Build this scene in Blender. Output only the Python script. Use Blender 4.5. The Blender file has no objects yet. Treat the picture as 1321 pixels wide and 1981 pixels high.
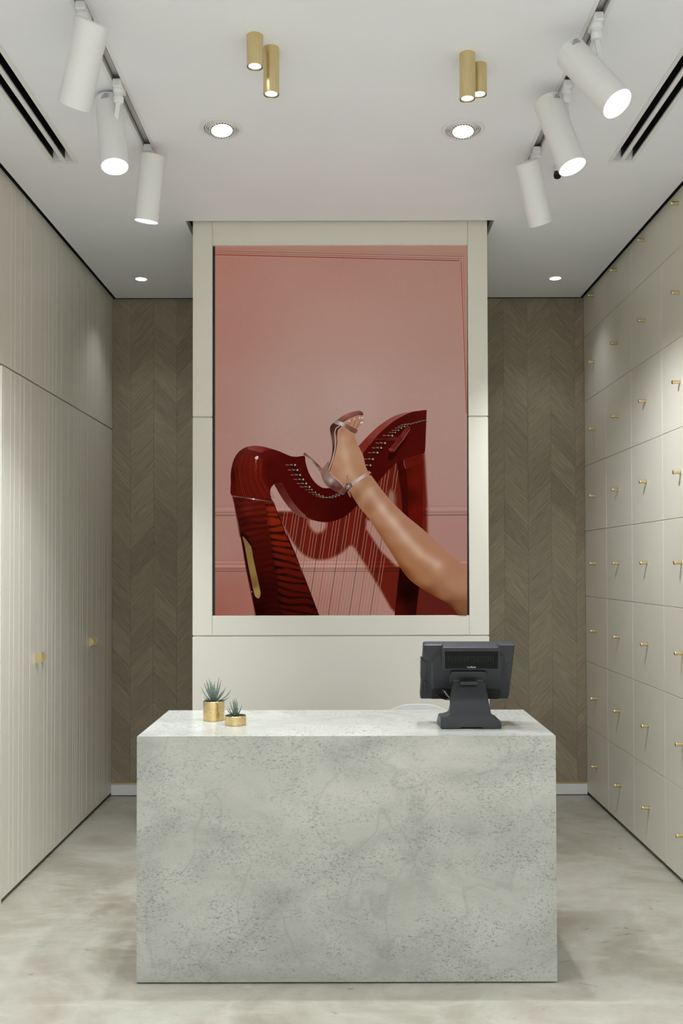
import bpy, bmesh, math, random
import numpy as np
from mathutils import Vector, Matrix, Quaternion
from mathutils.geometry import delaunay_2d_cdt

random.seed(7)
S = bpy.context.scene
COL = S.collection

# ------------------------------------------------------------------ camera
W_PX, H_PX, F_PX = 1321.0, 1981.0, 1780.0
CX, CY = 665.05, 1060.48                      # principal point of the photograph
PITCH, ROLL = 0.01921, -0.00216
CAM = Vector((0, 0, 1.6))


def cam_rows():
    cp, sp, cr, sr = math.cos(PITCH), math.sin(PITCH), math.cos(ROLL), math.sin(ROLL)
    rx = np.array([[1, 0, 0], [0, cp, sp], [0, -sp, cp]])
    rr = np.array([[cr, 0, sr], [0, 1, 0], [-sr, 0, cr]])
    return rr @ rx


MR = cam_rows()
cam = bpy.data.cameras.new('camera')
camo = bpy.data.objects.new('camera', cam)
COL.objects.link(camo)
cam.sensor_fit = 'HORIZONTAL'
cam.sensor_width = 24
cam.lens = 24 * F_PX / W_PX
cam.shift_x = (W_PX / 2 - CX) / W_PX
cam.shift_y = (CY - H_PX / 2) / W_PX
cam.clip_start = 0.05
rot = Matrix(((MR[0][0], MR[2][0], -MR[1][0]), (MR[0][1], MR[2][1], -MR[1][1]), (MR[0][2], MR[2][2], -MR[1][2])))
camo.matrix_world = Matrix.Translation(CAM) @ rot.to_4x4()
S.camera = camo

# ------------------------------------------------------------------ world, exposure
S.view_settings.view_transform = 'Standard'
S.view_settings.look = 'None'
S.view_settings.gamma = 1
S.view_settings.use_curve_mapping = False
EXPOSURE = 0.0
S.view_settings.exposure = EXPOSURE
wd = bpy.data.worlds.new('daylight')
S.world = wd
wd.use_nodes = True
wd.node_tree.nodes['Background'].inputs[0].default_value = (0.94, 0.98, 1.0, 1)
wd.node_tree.nodes['Background'].inputs[1].default_value = 1.7
# lamp powers in watts
P_TRACK, P_BRASS, P_GIMBAL, P_SMALL, P_FILL = 132, 30, 102, 17, 900
C_LAMP = (0.92, 0.955, 1.0)
C_COOL = (0.90, 0.945, 1.0)


# ------------------------------------------------------------------ pixel -> place
def ray(u, v):
    c = np.array([(u - CX) / F_PX, 1.0, (CY - v) / F_PX])
    return Vector(MR.T @ c)


def at_z(u, v, z):
    r = ray(u, v)
    return CAM + r * ((z - CAM.z) / r.z)


def at_y(u, v, y):
    r = ray(u, v)
    return CAM + r * (y / r.y)


def at_x(u, v, x):
    r = ray(u, v)
    return CAM + r * (x / r.x)


def at_plane(u, v, p, n):
    r = ray(u, v)
    return CAM + r * ((p - CAM).dot(n) / r.dot(n))


# ------------------------------------------------------------------ materials
def lin(c):
    return tuple((x / 255 / 12.92) if x / 255 <= 0.04045 else ((x / 255 + 0.055) / 1.055) ** 2.4 for x in c)


def mat(name, col, rough=0.5, metal=0.0, spec=0.5, emit=None, estr=0.0, coat=0.0):
    m = bpy.data.materials.new(name)
    m.use_nodes = True
    b = m.node_tree.nodes['Principled BSDF']
    b.inputs['Base Color'].default_value = (*col, 1)
    b.inputs['Roughness'].default_value = rough
    b.inputs['Metallic'].default_value = metal
    b.inputs['Specular IOR Level'].default_value = spec
    b.inputs['Coat Weight'].default_value = coat
    if emit:
        b.inputs['Emission Color'].default_value = (*emit, 1)
        b.inputs['Emission Strength'].default_value = estr
    return m


class NT:
    """small node-building helper"""

    def __init__(self, m):
        self.m, self.t = m, m.node_tree
        self.b = self.t.nodes['Principled BSDF']

    def n(self, kind, **kw):
        nd = self.t.nodes.new(kind)
        for k, v in kw.items():
            if k.startswith('_'):
                setattr(nd, k[1:], v)
            else:
                key = int(k[1:]) if k[0] == 'i' and k[1:].isdigit() else k.replace('_', ' ')
                if isinstance(v, bpy.types.NodeSocket):
                    self.t.links.new(v, nd.inputs[key])
                else:
                    nd.inputs[key].default_value = v
        return nd

    def link(self, a, b):
        self.t.links.new(a, b)

    def coord(self, scale=(1, 1, 1), rotv=(0, 0, 0), kind='Object'):
        tc = self.t.nodes.new('ShaderNodeTexCoord')
        mp = self.t.nodes.new('ShaderNodeMapping')
        mp.inputs['Scale'].default_value = scale
        mp.inputs['Rotation'].default_value = rotv
        self.link(tc.outputs[kind], mp.inputs['Vector'])
        return mp.outputs[0]

    def noise(self, vec, scale, detail=4, rough=0.5, dist=0.0):
        return self.n('ShaderNodeTexNoise', Vector=vec, Scale=scale, Detail=detail, Roughness=rough, Distortion=dist).outputs['Fac']

    def ramp(self, fac, stops):
        r = self.t.nodes.new('ShaderNodeValToRGB')
        el = r.color_ramp.elements
        while len(el) < len(stops):
            el.new(0.5)
        for e, (p, c) in zip(el, stops):
            e.position = p
            e.color = (*c, 1) if len(c) == 3 else c
        self.link(fac, r.inputs[0])
        return r.outputs[0]

    def mix(self, fac, a, b, mode='MIX'):
        nd = self.t.nodes.new('ShaderNodeMix')
        nd.data_type = 'RGBA'
        nd.blend_type = mode
        for sock, v in ((nd.inputs[0], fac), (nd.inputs[6], a), (nd.inputs[7], b)):
            if isinstance(v, bpy.types.NodeSocket):
                self.link(v, sock)
            elif isinstance(v, (int, float)):
                sock.default_value = v
            else:
                sock.default_value = (*v, 1)
        return nd.outputs[2]

    def math(self, op, a, b=0.0):
        nd = self.t.nodes.new('ShaderNodeMath')
        nd.operation = op
        for k, v in enumerate((a, b)):
            if isinstance(v, bpy.types.NodeSocket):
                self.link(v, nd.inputs[k])
            else:
                nd.inputs[k].default_value = v
        return nd.outputs[0]

    def bump(self, h, strength=0.1, dist=0.01):
        nd = self.n('ShaderNodeBump', Strength=strength, Distance=dist, Height=h)
        self.link(nd.outputs[0], self.b.inputs['Normal'])

    def base(self, c):
        self.link(c, self.b.inputs['Base Color'])


G = lambda v: (v, v, v)
M = {}
# painted plaster ceiling
m = mat('ceiling_paint', (0.84, 0.845, 0.86), 0.75, spec=0.25)
t = NT(m); co = t.coord()
t.base(t.mix(t.ramp(t.noise(co, 2.2, 3), [(0.35, G(0.0)), (0.7, G(1.0))]), (0.86, 0.872, 0.90), (0.88, 0.892, 0.92)))
t.bump(t.noise(co, 90, 2), 0.04, 0.004)
M['ceiling'] = m
# lacquered panels
m = mat('panel_lacquer', (0.66, 0.62, 0.54), 0.38, spec=0.4)
t = NT(m); co = t.coord()
t.base(t.mix(t.noise(co, 3.0, 2), (0.745, 0.712, 0.618), (0.765, 0.732, 0.638)))
t.bump(t.noise(co, 260, 2), 0.02, 0.002)
M['panel'] = m
M['panel_side'] = mat('panel_carcass', (0.72, 0.69, 0.60), 0.5)
# polished concrete
m = mat('concrete', (0.5, 0.48, 0.42), 0.36, spec=0.45)
t = NT(m); co = t.coord()
n1 = t.noise(co, 1.5, 7, 0.6, 0.8)
n2 = t.noise(t.coord(scale=(1.0, 2.2, 1), rotv=(0, 0, 0.5)), 3.2, 8, 0.68, 1.6)
n3 = t.noise(co, 34, 4)
c = t.ramp(n1, [(0.32, (0.27, 0.245, 0.19)), (0.46, (0.355, 0.332, 0.265)), (0.56, (0.43, 0.415, 0.345)), (0.70, (0.36, 0.32, 0.26))])
c = t.mix(t.ramp(n2, [(0.48, G(0.0)), (0.72, G(0.6))]), c, (0.53, 0.525, 0.45))
c = t.mix(t.ramp(n2, [(0.26, G(0.5)), (0.42, G(0.0))]), c, (0.26, 0.232, 0.18))
c = t.mix(t.ramp(n3, [(0.30, G(0.22)), (0.44, G(0.0))]), c, (0.33, 0.30, 0.26))
vs = t.n('ShaderNodeTexNoise', Vector=t.coord(scale=(2.0, 7.0, 1), rotv=(0, 0, -0.7)), Scale=7.0, Detail=2.0).outputs['Fac']
c = t.mix(t.ramp(vs, [(0.725, G(0.0)), (0.75, G(0.6))]), c, (0.26, 0.235, 0.19))
t.base(c)
t.link(t.ramp(n2, [(0.3, G(0.26)), (0.7, G(0.42))]), t.b.inputs['Roughness'])
t.bump(n2, 0.04, 0.006)
M['floor'] = m
# marble
def marble(name, k):
    m = mat(name, (0.75, 0.76, 0.72), 0.16, spec=0.5)
    t = NT(m)
    co = t.coord()
    cl = t.noise(t.coord(scale=(1, 1, 1.6), rotv=(0, 0.45, 0)), 2.6, 7, 0.62, 0.6)
    c = t.ramp(cl, [(0.32, (0.40, 0.41, 0.37)), (0.48, (0.505, 0.512, 0.465)), (0.66, (0.60, 0.60, 0.55))])
    pk = t.noise(co, 0.9, 2)
    c = t.mix(t.ramp(pk, [(0.50, G(0.0)), (0.72, G(0.35))]), c, (0.62, 0.58, 0.53))
    strv = t.coord(scale=(1.0, 1.0, 1.9), rotv=(0, 0.42, 0))
    sp = t.noise(strv, 84, 2.4, 0.55, 0.8)
    mask = t.ramp(t.noise(strv, 3.4, 5, 0.65, 0.5), [(0.39, G(0.08)), (0.59, G(1.0))])
    f = t.math('MULTIPLY', t.ramp(sp, [(0.555, G(0.0)), (0.63, G(1.0))]), mask)
    c = t.mix(t.math('MULTIPLY', f, 0.72 * k), c, (0.22, 0.23, 0.22))
    sp2 = t.noise(co, 150, 2)
    f2 = t.math('MULTIPLY', t.ramp(sp2, [(0.57, G(0.0)), (0.66, G(1.0))]), mask)
    c = t.mix(t.math('MULTIPLY', f2, 0.42 * k), c, (0.27, 0.28, 0.265))
    sp3 = t.noise(strv, 24, 5, 0.7, 0.7)
    c = t.mix(t.math('MULTIPLY', t.ramp(sp3, [(0.60, G(0.0)), (0.74, G(1.0))]), 0.55 * k), c, (0.40, 0.41, 0.40))
    v1 = t.noise(t.coord(scale=(1, 1, 0.7), rotv=(0, -0.5, 0)), 1.9, 3.2, 0.5, 0.15)
    ln = t.math('ABSOLUTE', t.math('SUBTRACT', v1, 0.5))
    c = t.mix(t.math('MULTIPLY', t.ramp(ln, [(0.0, G(1.0)), (0.0025, G(0.7)), (0.006, G(0.0))]), 0.30), c, (0.30, 0.30, 0.275))
    v2 = t.noise(t.coord(scale=(1.3, 1, 1.0), rotv=(0, 0.6, 0.3)), 2.9, 4, 0.5, 0.3)
    ln2 = t.math('ABSOLUTE', t.math('SUBTRACT', v2, 0.56))
    c = t.mix(t.math('MULTIPLY', t.ramp(ln2, [(0.0, G(1.0)), (0.012, G(0.0))]), 0.10), c, (0.70, 0.70, 0.66))
    t.base(c)
    return m
M['marble'] = marble('carrara_marble', 1.0)
M['plinth'] = mat('plinth_black', (0.02, 0.02, 0.018), 0.6)
# chevron veneer, two grain directions
def veneer(name, ang):
    m = mat(name, (0.14, 0.11, 0.08), 0.62, spec=0.3)
    t = NT(m)
    oi = t.t.nodes.new('ShaderNodeObjectInfo')
    mp = t.coord(scale=(1, 1, 1), rotv=(0, ang, 0))
    st = t.n('ShaderNodeMapping', Vector=mp, Scale=(1.6, 1, 30)).outputs[0]
    w = t.math('MULTIPLY', oi.outputs['Random'], 40.0)
    nz = t.n('ShaderNodeTexNoise', _noise_dimensions='4D', Vector=st, W=w, Scale=6.0, Detail=5.0, Roughness=0.6)
    g = nz.outputs['Fac']
    c = t.ramp(g, [(0.30, (0.21, 0.172, 0.118)), (0.52, (0.295, 0.248, 0.178)), (0.72, (0.37, 0.315, 0.235))])
    tone = t.ramp(oi.outputs['Random'], [(0.0, G(0.90)), (1.0, G(1.12))])
    c = t.mix(1.0, c, tone, 'MULTIPLY')
    t.base(c)
    t.bump(g, 0.18, 0.002)
    return m
M['veneer_a'] = veneer('oak_veneer_rising', math.radians(47))
M['veneer_b'] = veneer('oak_veneer_falling', math.radians(-47))
M['veneer_back'] = mat('veneer_joint', (0.14, 0.115, 0.08), 0.7)
# brass
def brass(name, rough, scratch):
    m = mat(name, (0.78, 0.62, 0.33), rough, metal=1.0)
    t = NT(m); co = t.coord(scale=(1, 1, 14) if scratch else (6, 6, 0.4))
    nz = t.noise(co, 40, 3)
    if scratch:
        n2 = t.noise(t.coord(), 60, 5, 0.7)
        c = t.ramp(nz, [(0.35, (0.66, 0.49, 0.22)), (0.6, (0.76, 0.59, 0.29))])
        c = t.mix(t.ramp(n2, [(0.30, G(0.75)), (0.42, G(0.0))]), c, (0.40, 0.27, 0.11))
        t.base(c)
    else:
        t.base(t.ramp(nz, [(0.3, (0.68, 0.54, 0.27)), (0.7, (0.78, 0.645, 0.36))]))
    t.link(t.ramp(nz, [(0.3, G(rough - 0.06)), (0.7, G(rough + 0.08))]), t.b.inputs['Roughness'])
    return m
M['brass'] = brass('brushed_brass', 0.34, False)
M['brass_pot'] = brass('scratched_brass', 0.30, True)
M['white'] = mat('white_powder_coat', (0.80, 0.79, 0.77), 0.5, spec=0.35)
M['white_plastic'] = mat('white_plastic', (0.82, 0.82, 0.81), 0.35)
M['chair_white'] = mat('chair_shell_white', (0.78, 0.78, 0.745), 0.4)
M['skirting'] = mat('skirting_paint', (0.78, 0.78, 0.77), 0.45)
M['alu'] = mat('track_aluminium', (0.74, 0.74, 0.74), 0.5)
M['copper_dark'] = mat('conductor_grey', (0.10, 0.10, 0.10), 0.4)
M['recess_shade'] = mat('recess_shade', (0.16, 0.16, 0.155), 0.6)
M['black'] = mat('matt_black', (0.006, 0.006, 0.007), 0.55)
M['black_gloss'] = mat('gloss_black', (0.008, 0.008, 0.009), 0.12)
M['dark_metal'] = mat('dark_reflector', (0.06, 0.055, 0.05), 0.25, metal=0.8)
M['lamp'] = mat('lit_lamp_lens', (0.9, 0.9, 0.9), 0.3, emit=(1.0, 0.99, 0.96), estr=6.0)
M['pos'] = mat('pos_charcoal', (0.026, 0.027, 0.032), 0.38)
t = NT(M['pos']); t.bump(t.noise(t.coord(), 700, 2), 0.08, 0.001)
M['pos_dark'] = mat('pos_black', (0.012, 0.012, 0.014), 0.4)
M['pos_glass'] = mat('pos_display_glass', (0.004, 0.005, 0.0045), 0.22, spec=0.18)
M['pos_cell'] = mat('vfd_cell', (0.010, 0.016, 0.011), 0.5, spec=0.2)
M['cable_grey'] = mat('cable_grey', (0.42, 0.40, 0.36), 0.5)
M['print_white'] = mat('print_white', (0.85, 0.87, 0.9), 0.5)
M['print_blue'] = mat('print_blue', (0.08, 0.28, 0.75), 0.5)
M['sticker'] = mat('sticker_silver', (0.66, 0.68, 0.70), 0.4)
M['sticker_ink'] = mat('sticker_ink', (0.10, 0.11, 0.12), 0.5)
M['soil'] = mat('dark_gravel', (0.012, 0.012, 0.013), 0.8)
t = NT(M['soil']); vv = t.n('ShaderNodeTexVoronoi', Vector=t.coord(), Scale=320.0)
t.base(t.ramp(vv.outputs['Distance'], [(0.0, G(0.05)), (0.6, G(0.004))])); t.bump(vv.outputs['Distance'], 0.6, 0.002)
# zebra haworthia leaf: white bands along UV.y
m = mat('zebra_leaf', (0.05, 0.11, 0.06), 0.45)
t = NT(m)
uvn = t.t.nodes.new('ShaderNodeTexCoord')
sx = t.n('ShaderNodeSeparateXYZ', Vector=uvn.outputs['UV'])
nz = t.noise(t.coord(), 220, 2)
ph = t.math('ADD', t.math('MULTIPLY', sx.outputs['Y'], 95.0), t.math('MULTIPLY', nz, 5.0))
sn = t.math('SINE', ph)
c = t.mix(t.ramp(sn, [(0.52, G(0.0)), (0.70, G(1.0))]), (0.050, 0.100, 0.062), (0.56, 0.62, 0.57))
t.base(t.mix(t.ramp(sx.outputs['Y'], [(0.0, G(0.5)), (0.3, G(0.0))]), c, (0.10, 0.15, 0.07)))
M['leaf'] = m
# printed / backlit picture
m = mat('advert_picture', (0.0, 0.0, 0.0), 0.45, spec=0.015)
t = NT(m)
at = t.t.nodes.new('ShaderNodeAttribute'); at.attribute_name = 'picture'
t.link(at.outputs['Color'], t.b.inputs['Emission Color'])
t.b.inputs['Emission Strength'].default_value = 0.90 / 2 ** EXPOSURE
M['picture'] = m

# ------------------------------------------------------------------ building helpers
WLOC = {}


class MB:
    def __init__(self):
        self.v, self.f, self.uv = [], [], {}

    def face(self, pts):
        i = len(self.v)
        self.v += [Vector(p) for p in pts]
        self.f.append(tuple(range(i, i + len(pts))))
        return self

    def box(self, x0, x1, y0, y1, z0, z1):
        i = len(self.v)
        self.v += [Vector((x, y, z)) for z in (z0, z1) for y in (y0, y1) for x in (x0, x1)]
        for q in ((0, 2, 3, 1), (4, 5, 7, 6), (0, 1, 5, 4), (2, 6, 7, 3), (0, 4, 6, 2), (1, 3, 7, 5)):
            self.f.append(tuple(i + k for k in q))
        return self

    def prism(self, poly, d):
        """poly: 3D points (planar), extruded by vector d"""
        i, n = len(self.v), len(poly)
        d = Vector(d)
        self.v += [Vector(p) for p in poly] + [Vector(p) + d for p in poly]
        self.f.append(tuple(i + k for k in range(n)))
        self.f.append(tuple(i + n + k for k in reversed(range(n))))
        for k in range(n):
            k2 = (k + 1) % n
            self.f.append((i + k2, i + k, i + n + k, i + n + k2))
        return self

    def rings(self, rings, cap0=True, cap1=True, closed=True):
        i = len(self.v)
        n = len(rings[0])
        for r in rings:
            self.v += [Vector(p) for p in r]
        m_ = n if closed else n - 1
        for a in range(len(rings) - 1):
            for k in range(m_):
                k2 = (k + 1) % n
                self.f.append((i + a * n + k, i + a * n + k2, i + (a + 1) * n + k2, i + (a + 1) * n + k))
        if cap0:
            self.f.append(tuple(i + k for k in reversed(range(n))))
        if cap1:
            self.f.append(tuple(i + (len(rings) - 1) * n + k for k in range(n)))
        return self

    def lathe(self, prof, origin, axis=(0, 0, 1), n=32, cap0=False, cap1=False, ax2=None):
        """prof: list of (radius, height along axis)"""
        a = Vector(axis).normalized()
        u = a.orthogonal().normalized()
        w = a.cross(u)
        o = Vector(origin)
        rs = [[o + a * h + (u * math.cos(2 * math.pi * k / n) + w * math.sin(2 * math.pi * k / n)) * r for k in range(n)] for r, h in prof]
        return self.rings(rs, cap0, cap1)

    def cyl(self, p0, p1, r, n=24, r1=None):
        p0, p1 = Vector(p0), Vector(p1)
        return self.lathe([(r, 0), (r if r1 is None else r1, (p1 - p0).length)], p0, p1 - p0, n, True, True)

    def tube(self, path, r, n=8):
        path = [Vector(p) for p in path]
        up = None
        rs = []
        for k, p in enumerate(path):
            d = (path[min(k + 1, len(path) - 1)] - path[max(k - 1, 0)]).normalized()
            up = d.orthogonal().normalized() if up is None else (up - d * up.dot(d)).normalized()
            w = d.cross(up)
            rs.append([p + (up * math.cos(2 * math.pi * j / n) + w * math.sin(2 * math.pi * j / n)) * r for j in range(n)])
        return self.rings(rs)

    def build(self, name, material, parent=None, origin=None, bevel=0.0, seg=2, smooth=False, angle=40, fix=True):
        vs = self.v
        lo = Vector((min(p.x for p in vs), min(p.y for p in vs), min(p.z for p in vs)))
        hi = Vector((max(p.x for p in vs), max(p.y for p in vs), max(p.z for p in vs)))
        o = Vector(origin) if origin is not None else Vector(((lo.x + hi.x) / 2, (lo.y + hi.y) / 2, lo.z))
        me = bpy.data.meshes.new(name)
        me.from_pydata([tuple(p - o) for p in vs], [], self.f)
        if fix:
            bm = bmesh.new()
            bm.from_mesh(me)
            bmesh.ops.recalc_face_normals(bm, faces=bm.faces)
            bm.to_mesh(me)
            bm.free()
        ob = bpy.data.objects.new(name, me)
        COL.objects.link(ob)
        if material is not None:
            me.materials.append(M[material])
        WLOC[ob.name] = o
        if parent is not None:
            ob.parent = parent
            ob.location = o - WLOC[parent.name]
        else:
            ob.location = o
        if smooth:
            me.polygons.foreach_set('use_smooth', [True] * len(me.polygons))
            if angle < 180:
                me.set_sharp_from_angle(angle=math.radians(angle))
        if bevel:
            md = ob.modifiers.new('edge', 'BEVEL')
            md.width = bevel
            md.segments = seg
            md.limit_method = 'ANGLE'
            md.angle_limit = math.radians(50)
        return ob


def tag(o, label=None, cat=None, group=None, kind=None):
    if label:
        o['label'] = label
    if cat:
        o['category'] = cat
    if group:
        o['group'] = group
    if kind:
        o['kind'] = kind
    return o


def thing(name, loc, label, cat, group=None):
    o = bpy.data.objects.new(name, None)
    COL.objects.link(o)
    o.empty_display_size = 0.1
    o.location = loc
    WLOC[o.name] = Vector(loc)
    return tag(o, label, cat, group)


def copy_to(src, parent, loc):
    """a copy of one object under a new parent at a world place"""
    c = src.copy()
    COL.objects.link(c)
    c.parent = parent
    c.location = Vector(loc) - WLOC[parent.name]
    WLOC[c.name] = Vector(loc)
    return c


def spot(name, parent, loc, direction, watts, angle, blend, col=C_LAMP, radius=0.03):
    l = bpy.data.lights.new(name, 'SPOT')
    l.energy = watts
    l.spot_size = math.radians(angle)
    l.spot_blend = blend
    l.shadow_soft_size = radius
    l.color = col
    o = bpy.data.objects.new(name, l)
    COL.objects.link(o)
    o.parent = parent
    o.location = Vector(loc) - WLOC[parent.name]
    o.rotation_euler = Vector(direction).to_track_quat('-Z', 'Y').to_euler()
    return o


# ------------------------------------------------------------------ dimensions
XL, XR, YB = -1.6247, 1.6915, 6.4495
ZC, ZTOP = 3.4815, 3.80                   # hung ceiling and the slab above it
YF = -4.2                                  # open shop front behind the camera
GAP = 0.028
DX0, DX1, DY0, DY1, DH = -0.7982, 0.8140, 3.5564, 4.1970, 0.9451
KX0, KX1, KY = -0.8235, 0.7885, 5.008
MODL, MODR = 0.5159, 0.5257
ZB = 0.0243

# ------------------------------------------------------------------ structure
tag(MB().box(-2.6, 2.6, YF, YB + 0.1, -0.1, 0.0).build('floor', 'floor'), kind='structure')

# hung ceiling: cells between break lines, with openings for column, tracks and air slots
tkl = at_z(290, 293, ZC); tkr = at_z(1041, 281, ZC)
TW = 0.021
dl0, dl1 = at_z(100, 315, ZC), at_z(151.6, 314.3, ZC)
dr0, dr1 = at_z(1173.6, 316, ZC), at_z(1224, 316, ZC)
TY0 = 1.6
tendL = at_z(301, 312, ZC).y
tendR = at_z(1022, 318, ZC).y
SLOTY0 = 1.9
def slots(x0, x1):
    w = x1 - x0
    return (x0 + 0.14 * w, x0 + 0.42 * w), (x0 + 0.575 * w, x0 + 0.855 * w)
sl_end = dl0.y - 0.022
holes = [(tkl.x - TW, tkl.x + TW, TY0, tendL), (tkr.x - TW, tkr.x + TW, TY0, tendR),
         (KX0 - 0.036, KX1 + 0.036, KY - GAP, YB)]
for a0, a1 in (slots(dl0.x, dl1.x) + slots(dr0.x, dr1.x)):
    holes.append((a0, a1, SLOTY0, sl_end))
xs = sorted({XL + GAP, XR - GAP, *[h[0] for h in holes], *[h[1] for h in holes]})
ys = sorted({YF, YB - GAP, *[min(h[3], YB - GAP) for h in holes], *[h[2] for h in holes]})
xs = [-2.55] + xs + [2.55]
bm = bmesh.new()
vg = {}
def gv(i, j):
    if (i, j) not in vg:
        vg[(i, j)] = bm.verts.new((xs[i], ys[j], 0))
    return vg[(i, j)]
ENDL = YB - 4 * MODL
ENDL_U = YB - 5 * MODL
for i in range(len(xs) - 1):
    for j in range(len(ys) - 1):
        cx_, cy_ = (xs[i] + xs[i + 1]) / 2, (ys[j] + ys[j + 1]) / 2
        if any(h[0] < cx_ < h[1] and h[2] < cy_ < h[3] for h in holes):
            continue
        if cx_ < XL + GAP or cx_ > XR - GAP:
            continue
        bm.faces.new((gv(i, j), gv(i + 1, j), gv(i + 1, j + 1), gv(i, j + 1)))
ret = bmesh.ops.extrude_face_region(bm, geom=bm.faces[:])
for g in ret['geom']:
    if isinstance(g, bmesh.types.BMVert):
        g.co.z += 0.05
bmesh.ops.recalc_face_normals(bm, faces=bm.faces)
me = bpy.data.meshes.new('ceiling')
bm.to_mesh(me); bm.free()
me.materials.append(M['ceiling'])
ceil = bpy.data.objects.new('ceiling', me)
COL.objects.link(ceil)
ceil.location = (0, 0, ZC)
WLOC['ceiling'] = Vector((0, 0, ZC))
tag(ceil, kind='structure')
MB().box(-2.6, 2.6, YF, YB + 0.1, ZTOP, ZTOP + 0.1).build('upper_slab', 'ceiling', ceil)

wb = tag(MB().box(-2.6, 2.6, YB + 0.001, YB + 0.1, 0, ZTOP).build('wall_back', 'veneer_back'), kind='structure')
M['wall'] = M['ceiling']
tag(MB().box(-2.6, -2.5, YF, YB, 0, ZTOP).build('wall_left', 'wall'), kind='structure')
tag(MB().box(2.5, 2.6, YF, YB, 0, ZTOP).build('wall_right', 'wall'), kind='structure')
wf = MB().box(-2.6, 2.6, YF - 0.1, YF, 3.05, ZTOP)
wf.box(-2.6, -1.9, YF - 0.1, YF, 0, 3.05).box(1.9, 2.6, YF - 0.1, YF, 0, 3.05)
tag(wf.build('wall_front', 'wall'), kind='structure')

# chevron veneer planks on the back wall
BASE_TOP = at_y(240, 1518, YB - 0.012).z
BRASS_TOP = at_y(240, 1514.6, YB - 0.01).z
def clip(poly, z0, z1):
    for lim, sgn in ((z0, 1), (z1, -1)):
        out = []
        for k in range(len(poly)):
            a, b = poly[k], poly[(k + 1) % len(poly)]
            ia, ib = (a[1] - lim) * sgn >= 0, (b[1] - lim) * sgn >= 0
            if ia:
                out.append(a)
            if ia != ib:
                s_ = (lim - a[1]) / (b[1] - a[1])
                out.append((a[0] + (b[0] - a[0]) * s_, lim))
        poly = out
    return poly
bx = lambda u: at_y(u, 1050, YB - 0.005).x
strips = [(XL + 0.0015, bx(252.5), -1), (bx(252.5), bx(297), 1), (bx(297), bx(342), -1), (bx(342), bx(387), 1),
          (bx(930), bx(976), 1), (bx(976), bx(1022), -1), (bx(1022), bx(1067), 1), (bx(1067), bx(1114), -1), (bx(1114), XR - 0.0015, 1)]
HP = 0.205
shared = {}
g_ = 0.0005
for si, (x0, x1, sg) in enumerate(strips):
    w = x1 - x0
    rise = w * 1.05 * sg
    off = random.uniform(0, HP) if si in (0, 4) else off
    z = -0.4 + (off if sg > 0 else off + abs(rise) % HP)
    while z < 4.1:
        poly = [(g_, g_), (w - g_, g_ + rise), (w - g_, HP - g_ + rise), (g_, HP - g_)]
        pz = [(p[0], p[1] + z) for p in poly]
        c = clip(pz, BASE_TOP - 0.02, ZTOP - 0.02)
        if len(c) >= 3:
            full = len(c) == 4 and all(abs(a[1] - b[1]) < 1e-9 for a, b in zip(c, pz))
            key = (round(w, 5), sg)
            if full and key in shared:
                o = shared[key].copy()
                COL.objects.link(o)
                o.location = Vector((x0, YB, z)) - WLOC['wall_back']
            else:
                dep = 0.004
                o = MB().prism([(x0 + p[0], YB, p[1]) for p in c], (0, -dep, 0)).build(
                    'veneer_plank', 'veneer_a' if sg > 0 else 'veneer_b', wb, origin=(x0, YB, z))
                if full:
                    shared[key] = o
            # each plank sits a hair proud or shy of its neighbours
            o.location.y += random.uniform(0.0, 0.0009)
        z += HP

bb = MB().box(XL, XR, YB - 0.014, YB - 0.001, 0.006, BASE_TOP - 0.001)
tag(bb.build('baseboard_back', 'skirting', bevel=0.002), kind='structure')
tag(MB().box(XL, XR, YB - 0.011, YB - 0.001, BASE_TOP, BRASS_TOP).build('trim_1', 'brass'), kind='structure')

# black shadow-gap profile where the hung ceiling stops short of the walls
for k, b in enumerate(((XL + 0.0004, XL + 0.004, ENDL_U, YB - 0.012), (XR - 0.004, XR - 0.0004, YB - 4 * MODR, YB - 0.012),
                       (XL + 0.0045, KX0 - 0.005, YB - 0.0095, YB - 0.0055), (KX1 + 0.005, XR - 0.0045, YB - 0.0095, YB - 0.0055))):
    tag(MB().box(*b, ZC + (0.009 if k < 2 else 0.0), ZC + 0.12).build('trim_%d' % (k + 2), 'black'), kind='structure')

# ------------------------------------------------------------------ left cupboards (grooved doors)
PAT = [0.09, 0.147, 0.222, 0.28, 0.382]
PAT3 = [0.112, 0.152, 0.192, 0.254, 0.304, 0.408]
def grooved(y0, y1, z0, z1, pat, mirror=False):
    """door slab facing +X at XL with V grooves cut in its face"""
    e, gw, gd, th = 0.0014, 0.0022, 0.0016, 0.02
    prof = [(XL - th, y0 + e), (XL - th, y1 - e), (XL, y1 - e)]
    w = y1 - y0
    pts = [(w - p if mirror else p) for p in pat]
    for p in sorted(pts, reverse=True):
        yc = y0 + p
        prof += [(XL, yc + gw), (XL - gd, yc + 0.0004), (XL - gd, yc - 0.0004), (XL, yc - gw)]
    prof.append((XL, y0 + e))
    return MB().prism([(x, y, z0) for x, y in prof], (0, 0, z1 - z0))
ZSEAM = 2.5644
pats = {0: PAT, 1: PAT, 2: PAT3, 3: PAT3, -1: PAT}
lab_pos = ['nearest the camera', 'second from the camera', 'third from the camera', 'nearest the back wall']
hz = (at_x(69, 1274, XL).z + at_x(178, 1240, XL).z) / 2
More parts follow.
